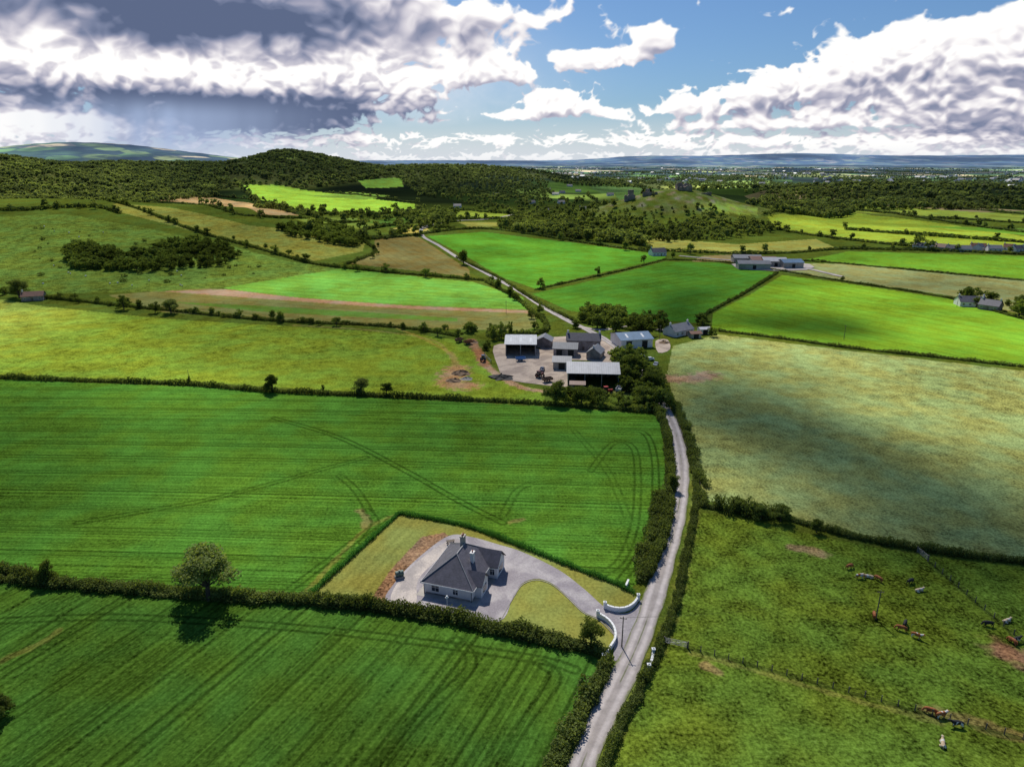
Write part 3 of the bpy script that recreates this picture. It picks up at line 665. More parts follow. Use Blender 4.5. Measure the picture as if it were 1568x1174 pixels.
cottage('rural_house',(1048,514),13,8,rad(35),2.7,5.3,'render','rooffibre',2)
shed('garden_shed',(1080,512),5,4,2.6,3.2,rad(10),'roofwhite','white')
shed('garden_shed',(1066,518),5,4,2.3,3.0,rad(10),'rust','concrete')
shed('tool_shed',(884,598),5,4,2.4,3,rad(-5),'rust','stone')
for px,w,l,rf,z in (((1145,404),22,14,'rooffibre',-6),((1170,407),20,16,'rust',-6),((1188,409),18,18,'roofgrey',-6),((1215,411),16,12,'roofblue',5),((1155,413),24,10,'rooffibre',-4)):
    shed('farm_shed',px,w,l,4.5,6.5,rad(z),rf,'concrete')
cottage('rural_house',(1490,470),14,9,rad(-10),2.8,5.5,'render','slate'); cottage('rural_house',(1512,475),10,8,rad(-50),2.8,5.5,'stone','slate')
cottage('rural_house',(50,461),11,7,rad(20),2.8,5.0,'stone','rust',1)
for i in range(11):
    cottage('village_house',(1408+i*17+random.uniform(-5,5),383+.35*i+random.uniform(-2.5,2.0)),random.uniform(9,13),8,rad(random.uniform(-60,60)),3,5.8,'render',('slate','rooffibre','rust')[i%3],1)
for px in ((840,292),(862,296),(885,294),(850,299),(1010,392),(893,322),(840,325),(760,300),(872,286),(935,300),(700,318),(815,312),(860,312)):
    cottage('village_house',px,random.uniform(11,16),9,rad(random.uniform(-30,30)),3.2,6.4,'render','slate',1)
def castle():
    p=np.array([240.,1000.]); E=empty('castle_ruin',(p[0],p[1],gz(*p)),0)
    r=random.Random(4)
    def wallseg(name,x0,y0,x1,y1,h,t=2.2):
        n=9; b=MB(); zb=gz(p[0]+(x0+x1)/2,p[1]+(y0+y1)/2)-gz(*p)
        top=[h*(.55+.5*r.random()) for _ in range(n+1)]; d=Vector((x1-x0,y1-y0,0)); L=d.length; d.normalize(); nn=Vector((-d.y,d.x,0))*t/2; vs=[]
        for i in range(n+1):
            c_=Vector((x0,y0,0))+d*L*i/n
            for s_,zz in ((-1,zb-4),(1,zb-4),(1,zb+top[i]),(-1,zb+top[i])): vs.append(c_+nn*s_+Vector((0,0,zz)))
        fs=[]
        for i in range(n):
            a=4*i
            for k in range(4): fs.append((a+k,a+4+k,a+4+(k+1)%4,a+(k+1)%4))
        fs+=[(0,1,2,3),(4*n+3,4*n+2,4*n+1,4*n)]; b.add(vs,fs); b.obj(name,['ruin'],E)
    wallseg('keep_south',-10,-8,8,-8,7); wallseg('keep_east',8,-8,8,8,8); wallseg('keep_north',-10,8,8,8,9); wallseg('keep_west',-10,-8,-10,8,6)
    wallseg('keep_inner',0,-8,0,8,5); wallseg('curtain_wall_a',-60,-12,-40,-16,5); wallseg('curtain_wall_b',-85,-14,-70,-12,8); wallseg('curtain_wall_c',20,-14,34,-16,3)
    b=MB(); b.box((-76,-10,-9),(7,7,18),.2,taper=.9); b.obj('gate_tower',['ruin'],E); b=MB(); b.box((-52,-6,-4),(5,6,10),.3,taper=.85); b.obj('barbican',['ruin'],E)
castle()
# ------------------------------------------------------------------ walls, gates, poles
def linwall(name,P,h,t,mat,cop=True,pill=True):
    P=resample(catmull(P,8),.8); E=empty(name,(P[0][0],P[0][1],gz(*P[0])),0); b=MB(); c2=MB()
    for i in range(len(P)-1):
        a,d=P[i]-P[0],P[i+1]-P[0]; m=(a+d)/2; L=np.linalg.norm(d-a); an=math.atan2(d[1]-a[1],d[0]-a[0])
        b.box((m[0],m[1],h/2),(L+.03,t,h),an); c2.box((m[0],m[1],h+.045),(L+.05,t+.12,.09),an)
    b.obj('wall',[mat],E)
    if cop: c2.obj('coping',['white'],E)
    if pill:
        k=MB()
        for e in (P[0]-P[0],P[-1]-P[0]): k.box((e[0],e[1],(h+.4)/2),(.5,.5,h+.4)); k.box((e[0],e[1],h+.46),(.62,.62,.12)); k.box((e[0],e[1],h+.60),(.4,.4,.16),taper=.3)
        k.obj('pillars',['white'],E)
linwall('entrance_wall',SL([(926,931),(940,936),(957,936),(970,929),(977,919)]),.95,.25,'white')
linwall('entrance_wall',SL([(915,944),(930,953),(940,966),(942,982),(934,996),(924,1012)]),.95,.25,'white')
linwall('stone_gate_wall',SL([(1000,1003),(998,1015),(993,1027)]),.9,.3,'render')
linwall('entrance_wall',SL([(962,893),(958,902)]),.9,.25,'white',True,False)
def gate(px,px2):
    a,b_=S(*px),S(*px2); E=empty('farm_gate',(a[0],a[1],gz(*a)),math.atan2(b_[1]-a[1],b_[0]-a[0])); L=np.linalg.norm(b_-a); k=MB()
    for z in (.25,.5,.75,1.0,1.25): k.tube((0,0,z),(L,0,z),.03,.03,5)
    for x in (0,L/2,L): k.tube((x,0,.2),(x,0,1.3),.035,.035,5)
    k.tube((0,0,.25),(L,0,1.25),.025,.025,5); k.obj('bars',['grey'],E); k=MB(); k.box((-.15,0,.7),(.2,.2,1.5)); k.box((L+.15,0,.7),(.2,.2,1.5)); k.obj('posts',['wood'],E)
gate((1018,985),(1052,992)); gate((1405,846),(1420,858)); gate((742,545),(752,556))
def fence(px,step=3.,h=1.15):
    P=resample(SL(px),step); E=empty('wire_fence',(P[0][0],P[0][1],0),0); k=MB(); w=MB(); 
    for i,p in enumerate(P):
        x,y=p-P[0]; z=gz(*p); k.box((x,y,z+h/2),(.13,.13,h),random.random())
        if i:
            x0,y0=P[i-1]-P[0]; z0=gz(*P[i-1])
            for hh in (.35,.7,1.05): w.tube((x0,y0,z0+hh),(x,y,z+hh),.016,.016,3)
    k.obj('posts',['wood'],E); w.obj('wires',['dark'],E)
fence([(1052,992),(1150,1018),(1300,1060),(1440,1098),(1600,1140),(1750,1180)],2.2); fence([(1420,858),(1480,910),(1568,985),(1680,1080)],2.2); fence([(1072,745),(1052,690),(1035,640)])
def pole(px,h=8.5,cross=True):
    p=S(*px); E=empty('telegraph_pole',(p[0],p[1],gz(*p)),random.uniform(-.3,.3)); k=MB(); k.tube((0,0,-.3),(0,0,h),.12,.08,8)
    if cross:
        k.box((0,0,h-.4),(1.2,.08,.1))
        for x in (-.5,0,.5): k.tube((x,0,h-.34),(x,0,h-.18),.04,.03,6)
    k.obj('pole_shaft',['wood'],E); return (p[0],p[1],gz(*p)+h-.2)
tops=[pole((952,990),6.2),pole((1341,948),6.2),pole((1292,520),7),pole((775,480),7)]; pole((1010,520),7); pole((640,340)); pole((1465,470),7); pole((290,585),5,False)
def wires(a,b):
    k=MB(); n=14
    for off in (-.5,.5):
        pts=[(a[0]+(b[0]-a[0])*t+off,a[1]+(b[1]-a[1])*t,a[2]+(b[2]-a[2])*t-3*4*t*(1-t)*.4) for t in np.linspace(0,1,n)]
        for i in range(n-1): k.tube(pts[i],pts[i+1],.012,.012,3)
    k.obj('overhead_wire',['dark'])
wires(tops[0],tops[1])
def lamp(px):
    p=S(*px); E=empty('street_lamp',(p[0],p[1],0)); k=MB(); k.tube((0,0,0),(0,0,2.9),.07,.05,8); k.tube((0,0,0),(0,0,.5),.12,.1,8); k.tube((0,0,2.9),(0,0,3.0),.25,.3,10); k.tube((0,0,3.0),(0,0,3.3),.25,.15,10); k.obj('lamp_post',['white'],E)
lamp((685,935))
def oil_tank(px):
    p=S(*px); E=empty('oil_tank',(p[0],p[1],0),.4); k=MB(); k.box((0,0,.2),(1.9,1.2,.4)); k.obj('plinth',['concrete'],E); k=MB(); k.tube((-.8,0,1.0),(.8,0,1.0),.55,.55,14); k.tube((0,0,1.5),(0,0,1.7),.18,.18,8); k.obj('tank',['cladgreen'],E,smooth=False)
oil_tank((612,884))
def picnic(px):
    p=S(*px); E=empty('garden_table',(p[0],p[1],0),.3); k=MB(); k.box((0,0,.75),(1.8,.8,.06)); k.box((0,.75,.45),(1.8,.3,.05)); k.box((0,-.75,.45),(1.8,.3,.05))
    for x in (-.7,.7): k.box((x,0,.4),(.08,1.7,.08)); k.tube((x,-.5,0),(x,-.2,.75),.04,.04,5); k.tube((x,.5,0),(x,.2,.75),.04,.04,5)
    k.obj('table_and_benches',['wood'],E)
picnic((690,832)); 
def wheel(k,x,y,r,w,mi):
    k.tube((x,y-w/2,r),(x,y+w/2,r),r,r,14,mi); k.tube((x,y-w/2-.02,r),(x,y+w/2+.02,r),r*.5,r*.5,10,mi+1)
def car(px,rz,colr):
    p=S(*px); mt=simple('car_paint',colr,.3,.03,1,spec=.6); E=empty('parked_car',(p[0],p[1],gz(*p)+.1),rz); prof=[(-2.1,.35),(-2.1,.8),(-1.9,.95),(-1.0,1.0),(-.45,1.42),(.9,1.45),(1.6,1.05),(2.05,.95),(2.1,.4)]
    k=MB(); n=len(prof); v=[(x,-.85 if z<1.1 else -.7,z) for x,z in prof]+[(x,.85 if z<1.1 else .7,z) for x,z in prof]
    k.add(v,[tuple(range(n)),tuple(range(2*n-1,n-1,-1))]+[(i,n+i,n+(i+1)%n,(i+1)%n) for i in range(n)]); k.obj('body',[mt],E)
    g=MB(); 
    for s_ in (-1,1): g.add([(-.8,s_*.83,1.03),(-.42,s_*.73,1.36),(.85,s_*.73,1.38),(1.3,s_*.83,1.05)],[(0,1,2,3)])
    g.add([(-.98,-.7,1.04),(-.98,.7,1.04),(-.5,.62,1.40),(-.5,-.62,1.40)],[(0,1,2,3)]); g.add([(1.56,-.7,1.10),(1.56,.7,1.10),(.98,.62,1.44),(.98,-.62,1.44)],[(0,1,2,3)]); g.obj('windows',['glass'],E)
    w=MB(); [wheel(w,x,y,.32,.22,0) for x in (-1.3,1.3) for y in (-.82,.82)]; w.obj('wheels',['black','grey'],E)
car((994,552),.2,(.7,.7,.7)); car((1004,560),1.2,(.35,.37,.4)); car((830,568),1.4,(.03,.04,.08)); car((980,548),.3,(.75,.75,.75))
def tractor(px,rz,colr):
    p=S(*px); mt=simple('tractor_paint',colr,.4,.1,2); E=empty('tractor',(p[0],p[1],gz(*p)+.1),rz)
    k=MB(); k.box((1.2,0,1.25),(2.2,.8,.75),taper=.92); k.box((0,0,.9),(3.6,.5,.4)); k.box((-.5,-.75,1.6),(1.3,.45,.12)); k.box((-.5,.75,1.6),(1.3,.45,.12)); k.box((-.4,0,2.72),(1.5,1.3,.12)); k.obj('body',[mt],E)
    g=MB(); g.box((-.4,0,2.1),(1.35,1.15,1.15),taper=.93); g.obj('cab_glass',['glass'],E); e=MB(); e.tube((1.2,.3,1.6),(1.2,.3,2.4),.05,.05,6); e.obj('exhaust',['black'],E)
    w=MB(); [wheel(w,-.6,y,.85,.45,0) for y in (-.85,.85)]; [wheel(w,1.7,y,.5,.3,0) for y in (-.75,.75)]; w.obj('wheels',['black','grey'],E)
tractor((826,578),.8,(.16,.04,.03)); tractor((929,603),.2,(.42,.04,.03)); tractor((740,553),1.4,(.05,.10,.2))
def trailer(px,rz,colr):
    p=S(*px); mt=simple('trailer_paint',colr,.6,.15,2); E=empty('farm_trailer',(p[0],p[1],gz(*p)+.1),rz); k=MB(); k.box((0,0,.9),(4,2,.12))
    for s_ in (-1,1): k.box((0,s_*.97,1.35),(4,.08,.8)); k.box((s_*1.96,0,1.35),(.08,1.86,.8))
    k.tube((2,0,.8),(3.4,0,.5),.08,.06,6); k.obj('bed',[mt],E); w=MB(); [wheel(w,x,y,.42,.3,0) for x in (-.6,.5) for y in (-.9,.9)]; w.obj('wheels',['black','grey'],E)
trailer((838,585),.5,(.16,.10,.07)); trailer((948,600),1.2,(.6,.6,.6)); trailer((717,527),.4,(.30,.12,.05)); trailer((703,524),1.,(.22,.12,.06)); trailer((797,553),.2,(.1,.25,.5))
def pile(name,px,r,h,mat,sd=1):
    p=S(*px); rg=np.random.default_rng(sd); k=MB(); n=16; vs=[(0,0,h)]; 
    rings=4
    for j in range(1,rings+1):
        for i in range(n):
            a=6.283*i/n; q=r*j/rings*(1+.15*rg.normal()); vs.append((q*math.cos(a),q*math.sin(a)*.8,max(-.1,h*(1-(j/rings)**1.3)*(1+.2*rg.normal()))))
    fs=[(0,1+i,1+(i+1)%n) for i in range(n)]
    for j in range(rings-1):
        for i in range(n): a=1+j*n; fs.append((a+i,a+n+i,a+n+(i+1)%n,a+(i+1)%n))
    k.add(vs,fs); k.obj(name,[mat],None,(p[0],p[1],gz(*p)))
soil=simple('soil',(.26,.17,.10),.95,.3,1.5,bump=.5); MAT['soil']=soil
pile('soil_heap',(706,572),4,1.6,'soil',1); pile('soil_heap',(695,583),3,1.1,'soil',2); pile('silage_clamp',(768,578),5,1.3,'black',3); pile('rubble_heap',(722,524),3,1.2,'soil',4); pile('rubble_heap',(1017,525),3,1.2,'soil',5); pile('soil_heap',(715,580),2.5,.8,'concrete',6)
# ------------------------------------------------------------------ cows
def cow_mesh(name,c1,c2,graze,seed,lying=False):
    J={'pel':(-.72,0,1.08,.36),'mid':(0,0,.98,.43),'chest':(.62,0,1.02,.38),'neck':(.95,0,1.08,.25)}
    if graze: J['n2']=(1.18,0,.78,.18); J['head']=(1.32,0,.42,.16); J['muz']=(1.44,0,.16,.11)
    else: J['n2']=(1.18,0,1.22,.18); J['head']=(1.38,0,1.32,.17); J['muz']=(1.72,0,1.18,.11)
    J['tail']=(-1.05,0,1.15,.05); J['tail2']=(-1.12,0,.5,.04)
    E=[('pel','mid'),('mid','chest'),('chest','neck'),('neck','n2'),('n2','head'),('head','muz'),('pel','tail'),('tail','tail2')]
    for s_,sd in ((-1,'l'),(1,'r')):
        y=.25*s_
        if lying: 
            J['fe'+sd]=(.65,y*1.4,.75,.13); J['fk'+sd]=(.95,y*1.5,.62,.08); J['fh'+sd]=(.6,y*1.5,.58,.06); J['hs'+sd]=(-.75,y*1.5,.8,.17); J['hk'+sd]=(-.2,y*1.8,.66,.1); J['hh'+sd]=(-.6,y*1.8,.58,.06)
            E+=[('chest','fe'+sd),('fe'+sd,'fk'+sd),('fk'+sd,'fh'+sd),('pel','hs'+sd),('hs'+sd,'hk'+sd),('hk'+sd,'hh'+sd)]
        else:
            o=.10*s_
            J['fe'+sd]=(.62,y,.68,.14); J['fk'+sd]=(.66+o*.5,y,.36,.08); J['fh'+sd]=(.64+o,y,.03,.065)
            J['hs'+sd]=(-.66,y,.72,.19); J['hj'+sd]=(-.88-o*.5,y,.42,.085); J['hh'+sd]=(-.78-o,y,.03,.065)
            E+=[('chest','fe'+sd),('fe'+sd,'fk'+sd),('fk'+sd,'fh'+sd),('pel','hs'+sd),('hs'+sd,'hj'+sd),('hj'+sd,'hh'+sd)]
        hx,_,hz,_r=J['head']; J['ear'+sd]=(hx-.1,.27*s_,hz+.07,.045); E.append(('head','ear'+sd))
    ks=list(J); zo=-.5 if lying else 0
    me=bpy.data.meshes.new(name); me.from_pydata([(J[k][0],J[k][1],J[k][2]+zo) for k in ks],[(ks.index(a),ks.index(b)) for a,b in E],[])
    o=bpy.data.objects.new(name,me); scene.collection.objects.link(o)
    md=o.modifiers.new('s','SKIN'); 
    for i,k in enumerate(ks): me.skin_vertices[0].data[i].radius=(J[k][3]*(.82 if k in('pel','mid','chest') else 1),J[k][3]); me.skin_vertices[0].data[i].use_root=(k=='pel')
    o.modifiers.new('b','SUBSURF').levels=1
    dg=bpy.context.evaluated_depsgraph_get(); nm=bpy.data.meshes.new_from_object(o.evaluated_get(dg)); bpy.data.objects.remove(o)
    nm.polygons.foreach_set('use_smooth',[True]*len(nm.polygons))
    m,nt,out=newmat('cow_coat'); tc=N(nt,'ShaderNodeTexCoord'); n=N(nt,'ShaderNodeTexNoise',{'Vector':tc.outputs['Object'],'Scale':1.3,'Detail':1.,'W':seed*3.1},noise_dimensions='4D')
    c=MIX(nt,MR(nt,n.outputs[0],.52,.55),c1,c2); b=N(nt,'ShaderNodeBsdfPrincipled',{'Base Color':c,'Roughness':.8}); nt.links.new(b.outputs[0],out.inputs[0]); nm.materials.clear(); nm.materials.append(m); return nm
br=(.40,.13,.035); wh=(.72,.68,.6); bk=(.02,.018,.018); cream=(.62,.46,.28)
CM=[cow_mesh('cow_a',br,(.28,.08,.02),True,1),cow_mesh('cow_b',br,wh,True,2),cow_mesh('cow_c',bk,wh,False,3),cow_mesh('cow_d',bk,bk,True,4),cow_mesh('cow_e',cream,wh,False,5,True),cow_mesh('cow_f',br,wh,False,6)]
for (u,v),i,rz in (((1300,870),0,.4),((1316,885),1,.1),((1330,884),4,2.8),((1345,889),0,2.),((1393,893),3,.5),((1407,905),4,.3),((1380,965),0,2.6),((1402,976),5,-.6),((1338,945),0,1.2),((1513,958),3,2.9),((1555,983),2,.3),((1425,1092),0,2.6),((1440,1098),5,.2),((1465,1112),2,2.9),((1443,1140),4,1.1),((1541,952),4,.4),((1550,985),0,1.8),((1385,958),3,.9)):
    p=S(u,v); o=bpy.data.objects.new('grazing_cow',CM[i]); o.location=(p[0],p[1],gz(*p)); o.rotation_euler[2]=rz; o.scale=(.82,)*3; link(o)
sh=MB()
for _ in range(26):
    p=S(random.uniform(60,330),random.uniform(345,440)); z=gz(*p); a=random.random()*6.28; cx,cy=math.cos(a),math.sin(a)
    sh.tube((p[0]-.5*cx,p[1]-.5*cy,z+.65),(p[0]+.45*cx,p[1]+.45*cy,z+.65),.33,.3,8); sh.tube((p[0]+.45*cx,p[1]+.45*cy,z+.7),(p[0]+.8*cx,p[1]+.8*cy,z+.75),.16,.1,6,1)
    for s1 in (-.35,.35):
        for s2 in (-.15,.15): sh.tube((p[0]+s1*cx-s2*cy,p[1]+s1*cy+s2*cx,z),(p[0]+s1*cx-s2*cy,p[1]+s1*cy+s2*cx,z+.5),.05,.06,5,1)
sh.obj('sheep_flock',['white','dark'])
print('objects',time.time()-T0)
# ------------------------------------------------------------------ hedges
hedge([(-350,560),(0,579),(200,586),(300,590),(410,600),(500,604),(600,608),(720,613),(830,619),(1005,632)],1.7,1.8,'mid')
hedge([(-350,850),(0,878),(60,893),(200,903),(350,915),(470,921),(600,934),(690,948),(760,962),(850,980),(905,996),(920,1003)],2.0,2.2,'near')
hedge([(-350,852),(60,895),(350,917),(600,936),(905,998)],1.6,2.4,'near',gap=.35)
hedge([(1008,634),(1020,662),(1024,700),(1026,740),(1024,775),(1013,830),(995,870),(985,885)],2.1,2.3,'near')
hedge([(1012,760),(1003,810),(990,845),(978,880)],1.9,2.6,'near',gap=.3,jit=1.0)
hedge([(928,1018),(905,1068),(875,1122),(852,1168),(835,1210)],1.8,2.2,'near'); hedge([(905,1068),(875,1122),(852,1168)],2.0,2.8,'near',gap=.5,jit=1.)
hedge([(1028,612),(1040,640),(1052,670),(1060,710),(1066,745),(1062,790),(1052,840),(1042,890),(1030,940),(1012,985),(990,1035),(965,1085),(940,1135),(920,1190)],1.4,1.5,'near')
hedge([(1034,620),(1055,670),(1070,730),(1075,775)],1.7,2.4,'near',gap=.4,jit=.8)
hedge([(1075,776),(1130,783),(1180,788),(1250,808),(1330,828),(1450,848),(1568,862),(1800,890)],1.5,1.7,'near')
hedge([(1100,779),(1130,783),(1200,792)],2.6,2.8,'near',jit=.8,gap=.2); 
hedge([(-200,436),(0,448),(60,455),(180,468),(280,478),(400,490),(480,495),(560,498),(640,505),(700,515)],1.8,2.2,'mid',trees=8,th=5.5)
hedge([(165,308),(280,347),(400,382),(470,402),(530,411),(640,421),(745,430)],2.2,3,'mid',trees=13,th=6)
hedge([(-200,315),(0,322),(80,319),(150,318),(180,326)],3,4,'far',trees=14,th=8)
hedge([(700,395),(735,412),(770,429),(805,452),(840,472),(880,492)],1.5,2,'mid'); hedge([(745,432),(790,457),(815,478),(835,495),(828,510),(750,515)],2,2.5,'mid',trees=14,th=6)
hedge([(820,444),(900,426),(960,413),(1020,397)],1.3,1.6,'mid'); hedge([(1190,418),(1140,449),(1085,479),(1070,497)],1.5,1.8,'mid')
hedge([(1100,507),(1200,519),(1300,533),(1450,549),(1568,562),(1850,592)],1.3,1.8,'mid'); hedge([(1020,398),(1100,401),(1195,415),(1290,431),(1450,456),(1568,489),(1750,520)],1.2,1.8,'mid')
hedge([(1230,400),(1290,404),(1568,430),(1700,440)],1.5,2.5,'far'); hedge([(985,383),(1100,388),(1200,388),(1290,382),(1420,384),(1568,390),(1750,396)],2.5,4,'far',trees=26,th=9)
hedge([(1190,351),(1300,368),(1420,380)],3,4,'far',trees=20,th=9); hedge([(1170,328),(1300,322),(1450,340),(1568,356),(1700,365)],3,4,'far',trees=22,th=10)
hedge([(530,405),(575,385),(560,365),(640,360)],2,3,'mid',trees=14,th=6); hedge([(640,360),(700,352),(760,352),(880,370),(1010,388)],2,3,'far',trees=30,th=8)
hedge([(228,296),(330,300),(430,316),(480,332),(560,340)],3,4,'far',trees=16,th=9); hedge([(232,309),(330,318),(400,332),(470,335)],2,3,'far',trees=25,th=8)
hedge([(365,282),(385,302),(440,324),(520,329),(640,324)],3,5,'far',trees=16,th=10); hedge([(500,295),(560,300),(640,310)],2.5,4,'far',trees=20,th=9)
for l in ([(640,337),(760,335),(860,338)],[(600,362),(640,345),(700,340)],[(450,352),(560,366),(640,360)],[(700,322),(800,330),(880,330)],[(560,352),(620,345),(690,350)],[(900,300),(1000,298)],[(770,350),(860,364)]):
    hedge(l,3,4,'far',trees=13,th=10)
for l in ([(1240,308),(1400,316),(1568,328)],[(1400,332),(1568,342)],[(1300,352),(1568,372)]): hedge(l,3,4,'far',trees=24,th=9)
hedge([(474,912),(520,870),(560,833),(611,787)],1.2,1.0,'near',name='garden_hedge',cc=CBG,jit=.1); hedge([(611,787),(660,795),(720,808),(800,838),(850,858),(900,878),(940,893),(968,907)],1.2,1.0,'near',name='garden_hedge',cc=CBG,jit=.1)
def tree(px,h,k=0,wide=1.0,lod='near',name='broadleaf_tree'):
    p=S(*px); src={'near':TN,'mid':TM,'light':TL}[lod]; o=bpy.data.objects.new(name,src[k%len(src)].data); s_=h/10
    o.location=(p[0],p[1],gz(*p)-.1); o.scale=(s_*wide,s_*wide,s_); o.rotation_euler[2]=random.random()*6.28; link(o)
tree((320,918),11,0,1.45,'light','ash_tree'); tree((30,456),12,1,1.3,'light'); tree((553,602),6,1,1.4,'light'); tree((262,480),8,0,1.6,'light')
for px,h,k,w in (((72,893),5.5,1,.9),((905,988),5.5,2,1.0),((1030,750),5.,0,.9),((1165,795),4.0,1,1.6),((1195,798),4.4,2,1.4),((1250,815),3.6,0,1.1),((1130,783),3.6,2,1.3),((418,600),7.5,1,1.1),((592,604),5,0,1.2),((290,588),3.5,1,.6),((495,600),3,2,.6),((850,618),9,1,1.3),((890,620),7,0,1.5),((-2,1100),4.5,1,1.3),((915,618),6,2,1.3),((1000,600),8,0,1.5),((985,620),7,2,1.4),((960,590),8,1,1.2),((1015,640),4,0,1.),((968,575),9,2,1.2),((995,590),7,1,1.3)):
    tree(px,h,k,w)
for px,h,k,w in (((710,405),13,0,1.),((828,442),8,1,.9),((915,422),7,2,.8),((986,404),8,3,.9),((190,474),9,1,1.1),((335,375),7,1,1.2),((1405,380),14,2,1.0),((1030,395),7,0,1),((1290,430),4,1,1),((605,325),16,2,1),((1490,463),10,2,1.6),((1560,485),11,0,1.3),((1478,458),8,1,1.3),((1515,465),8,3,1.3),((1075,500),5,1,1),((1090,515),5,2,1.2),((755,520),8,0,.7),((768,518),9,1,.7),((780,516),8,2,.6),((670,515),5,3,1.3)):
    tree(px,h,k,w,'mid')
P_=SL([(40,345),(340,385),(430,415),(250,435),(60,430)]); lo,hi=P_.min(0),P_.max(0); qx=rng.uniform(lo[0],hi[0],120); qy=rng.uniform(lo[1],hi[1],120); i_=inpoly(qx,qy,P_); s_=1+2*rng.random(len(i_)); scatter('gorse_scrub',np.c_[qx[i_],qy[i_]],-.1,np.c_[s_*1.3,s_*1.2,s_*.8],CBM)
print('hedges',time.time()-T0)
wood([(106,388),(140,378),(200,390),(285,368),(340,375),(370,392),(340,408),(260,414),(170,417),(112,413)],5.8,6.5,'mid')
wood([(425,352),(490,342),(530,350),(558,370),(548,380),(500,372),(440,360)],6,7,'mid')
wood([(100,378),(150,382),(150,412),(112,412)],6,8,'mid')
wood([(880,478),(945,478),(960,500),(1010,492),(1018,512),(960,515),(935,505),(900,505)],6.0,8,'mid',dens=.85)
wood([(940,545),(975,545),(1015,600),(1020,628),(985,628),(950,590)],4.5,7,'mid',dens=.8)
wood([(870,600),(1005,622),(1000,632),(850,620)],4.5,4.5,'mid',dens=.75); wood([(825,505),(885,500),(900,515),(840,520)],6,6,'mid',dens=.5)
wood([(715,505),(760,510),(757,540),(735,540)],6,6,'mid',dens=.5); wood([(1020,488),(1110,495),(1105,510),(1085,500),(1030,497)],6,6,'mid',dens=.5)
wood([(1455,450),(1500,445),(1545,468),(1500,475),(1460,465)],7,6,'mid',dens=.5); wood([(1555,465),(1620,470),(1640,500),(1560,490)],7,7,'mid',dens=.7)
def hillwood(cx,cy,rx,ry,sp,th,excl=(),d=1.0,glade=.30):
    Xg,Yg=np.meshgrid(np.arange(cx-rx,cx+rx,sp),np.arange(cy-ry,cy+ry,sp)); Xg=Xg.ravel()+rng.normal(size=Xg.size)*sp*.3; Yg=Yg.ravel()+rng.normal(size=Yg.size)*sp*.3
    k=(((Xg-cx)/rx)**2+((Yg-cy)/ry)**2<1+.12*np.sin(Xg/70)*np.sin(Yg/60))&(rng.random(len(Xg))<d)
    k&=~((fbm(Xg/110,Yg/110,3,.5,41)>glade)&(rng.random(len(Xg))<.8))
    Xg,Yg=Xg[k],Yg[k]; k=np.ones(len(Xg),bool)
    for e in excl: k[inpoly(Xg,Yg,e)]=False
    q=np.c_[Xg[k],Yg[k]]; hh=th*(.55+.75*rng.random(len(q)))/10; scatter('woodland_trees',q,-th*.12,np.c_[hh*1.35,hh*1.35,hh],CTF)
ex=[SL([(365,284),(430,284),(500,295),(560,303),(635,312),(640,322),(520,327),(440,322),(385,300)]),SL([(548,276),(614,272),(618,286),(560,288)]),SL([(228,297),(330,303),(430,318),(460,330),(400,330),(330,315),(235,307)])]
hillwood(-1230,1400,620,520,12.5,10.5)
hillwood(-900,1950,540,440,13,11,ex,.95,.26); hillwood(-430,2150,340,300,14,11,ex,.95,.26); hillwood(-130,2450,330,260,14,9,ex,.8,.15)
wood([(690,262),(780,262),(840,280),(850,300),(760,308),(640,300),(620,280)],14,9,dens=.7)
wood([(760,345),(800,330),(880,332),(950,330),(1000,345),(1100,345),(1180,342),(1185,358),(1100,368),(980,372),(880,362),(800,358)],9,8.5,'far',dens=.7)
wood([(780,352),(860,350),(985,372),(985,378),(880,366)],7,10,'far'); wood([(1040,320),(1080,315),(1170,342),(1160,350),(1060,345)],8,7,'far',dens=.5); wood([(930,325),(1000,312),(1040,318),(1040,340),(950,338)],9,5,'far',dens=.45)
wood([(1060,300),(1180,295),(1300,292),(1420,294),(1500,305),(1525,322),(1420,322),(1300,320),(1240,318),(1170,310)],12,12,'far',dens=.85); wood([(1165,315),(1240,312),(1310,322),(1300,332),(1200,328)],9,11,'far')
wood([(600,330),(640,318),(700,325),(690,345),(640,352),(610,345)],11,9,'far',dens=.5); wood([(470,328),(560,330),(640,335),(600,342),(500,340)],12,8,'far',dens=.35)
wood([(700,308),(900,302),(960,318),(880,330),(760,328)],16,9,'far',dens=.4)
pts=[]
for _ in range(1000):
    r=math.exp(random.uniform(math.log(1500),math.log(12000))); a=rad(random.uniform(-14,44)); x,y=r*math.sin(a),r*math.cos(a)
    if abs(x+100)<500 and y<2800: continue
    th=random.choice([0,0,.3,-.3,1.3])+random.uniform(-.1,.1); L=random.uniform(80,320)
    n=int(L/13); t=np.linspace(0,L,n)[:,None]; pts.append(np.array([x,y])+t*np.array([math.cos(th),math.sin(th)])+rng.normal(size=(n,2))*2.5)
pts=np.vstack(pts)
hh=(.55+.75*rng.random(len(pts))); scatter('distant_hedgerow_trees',pts,-1,np.c_[hh*1.5,hh*1.5,hh],CTF)
for _ in range(24):
    r=math.exp(random.uniform(math.log(1900),math.log(7000))); a=rad(random.uniform(-8,42)); x,y=r*math.sin(a),r*math.cos(a); w_=random.uniform(80,240); h_=random.uniform(40,120)
    wood([(x+w_*math.cos(t),y+h_*math.sin(t)) for t in np.linspace(0,6.28,12)[:-1]],15,11,world=True,name='distant_copse')
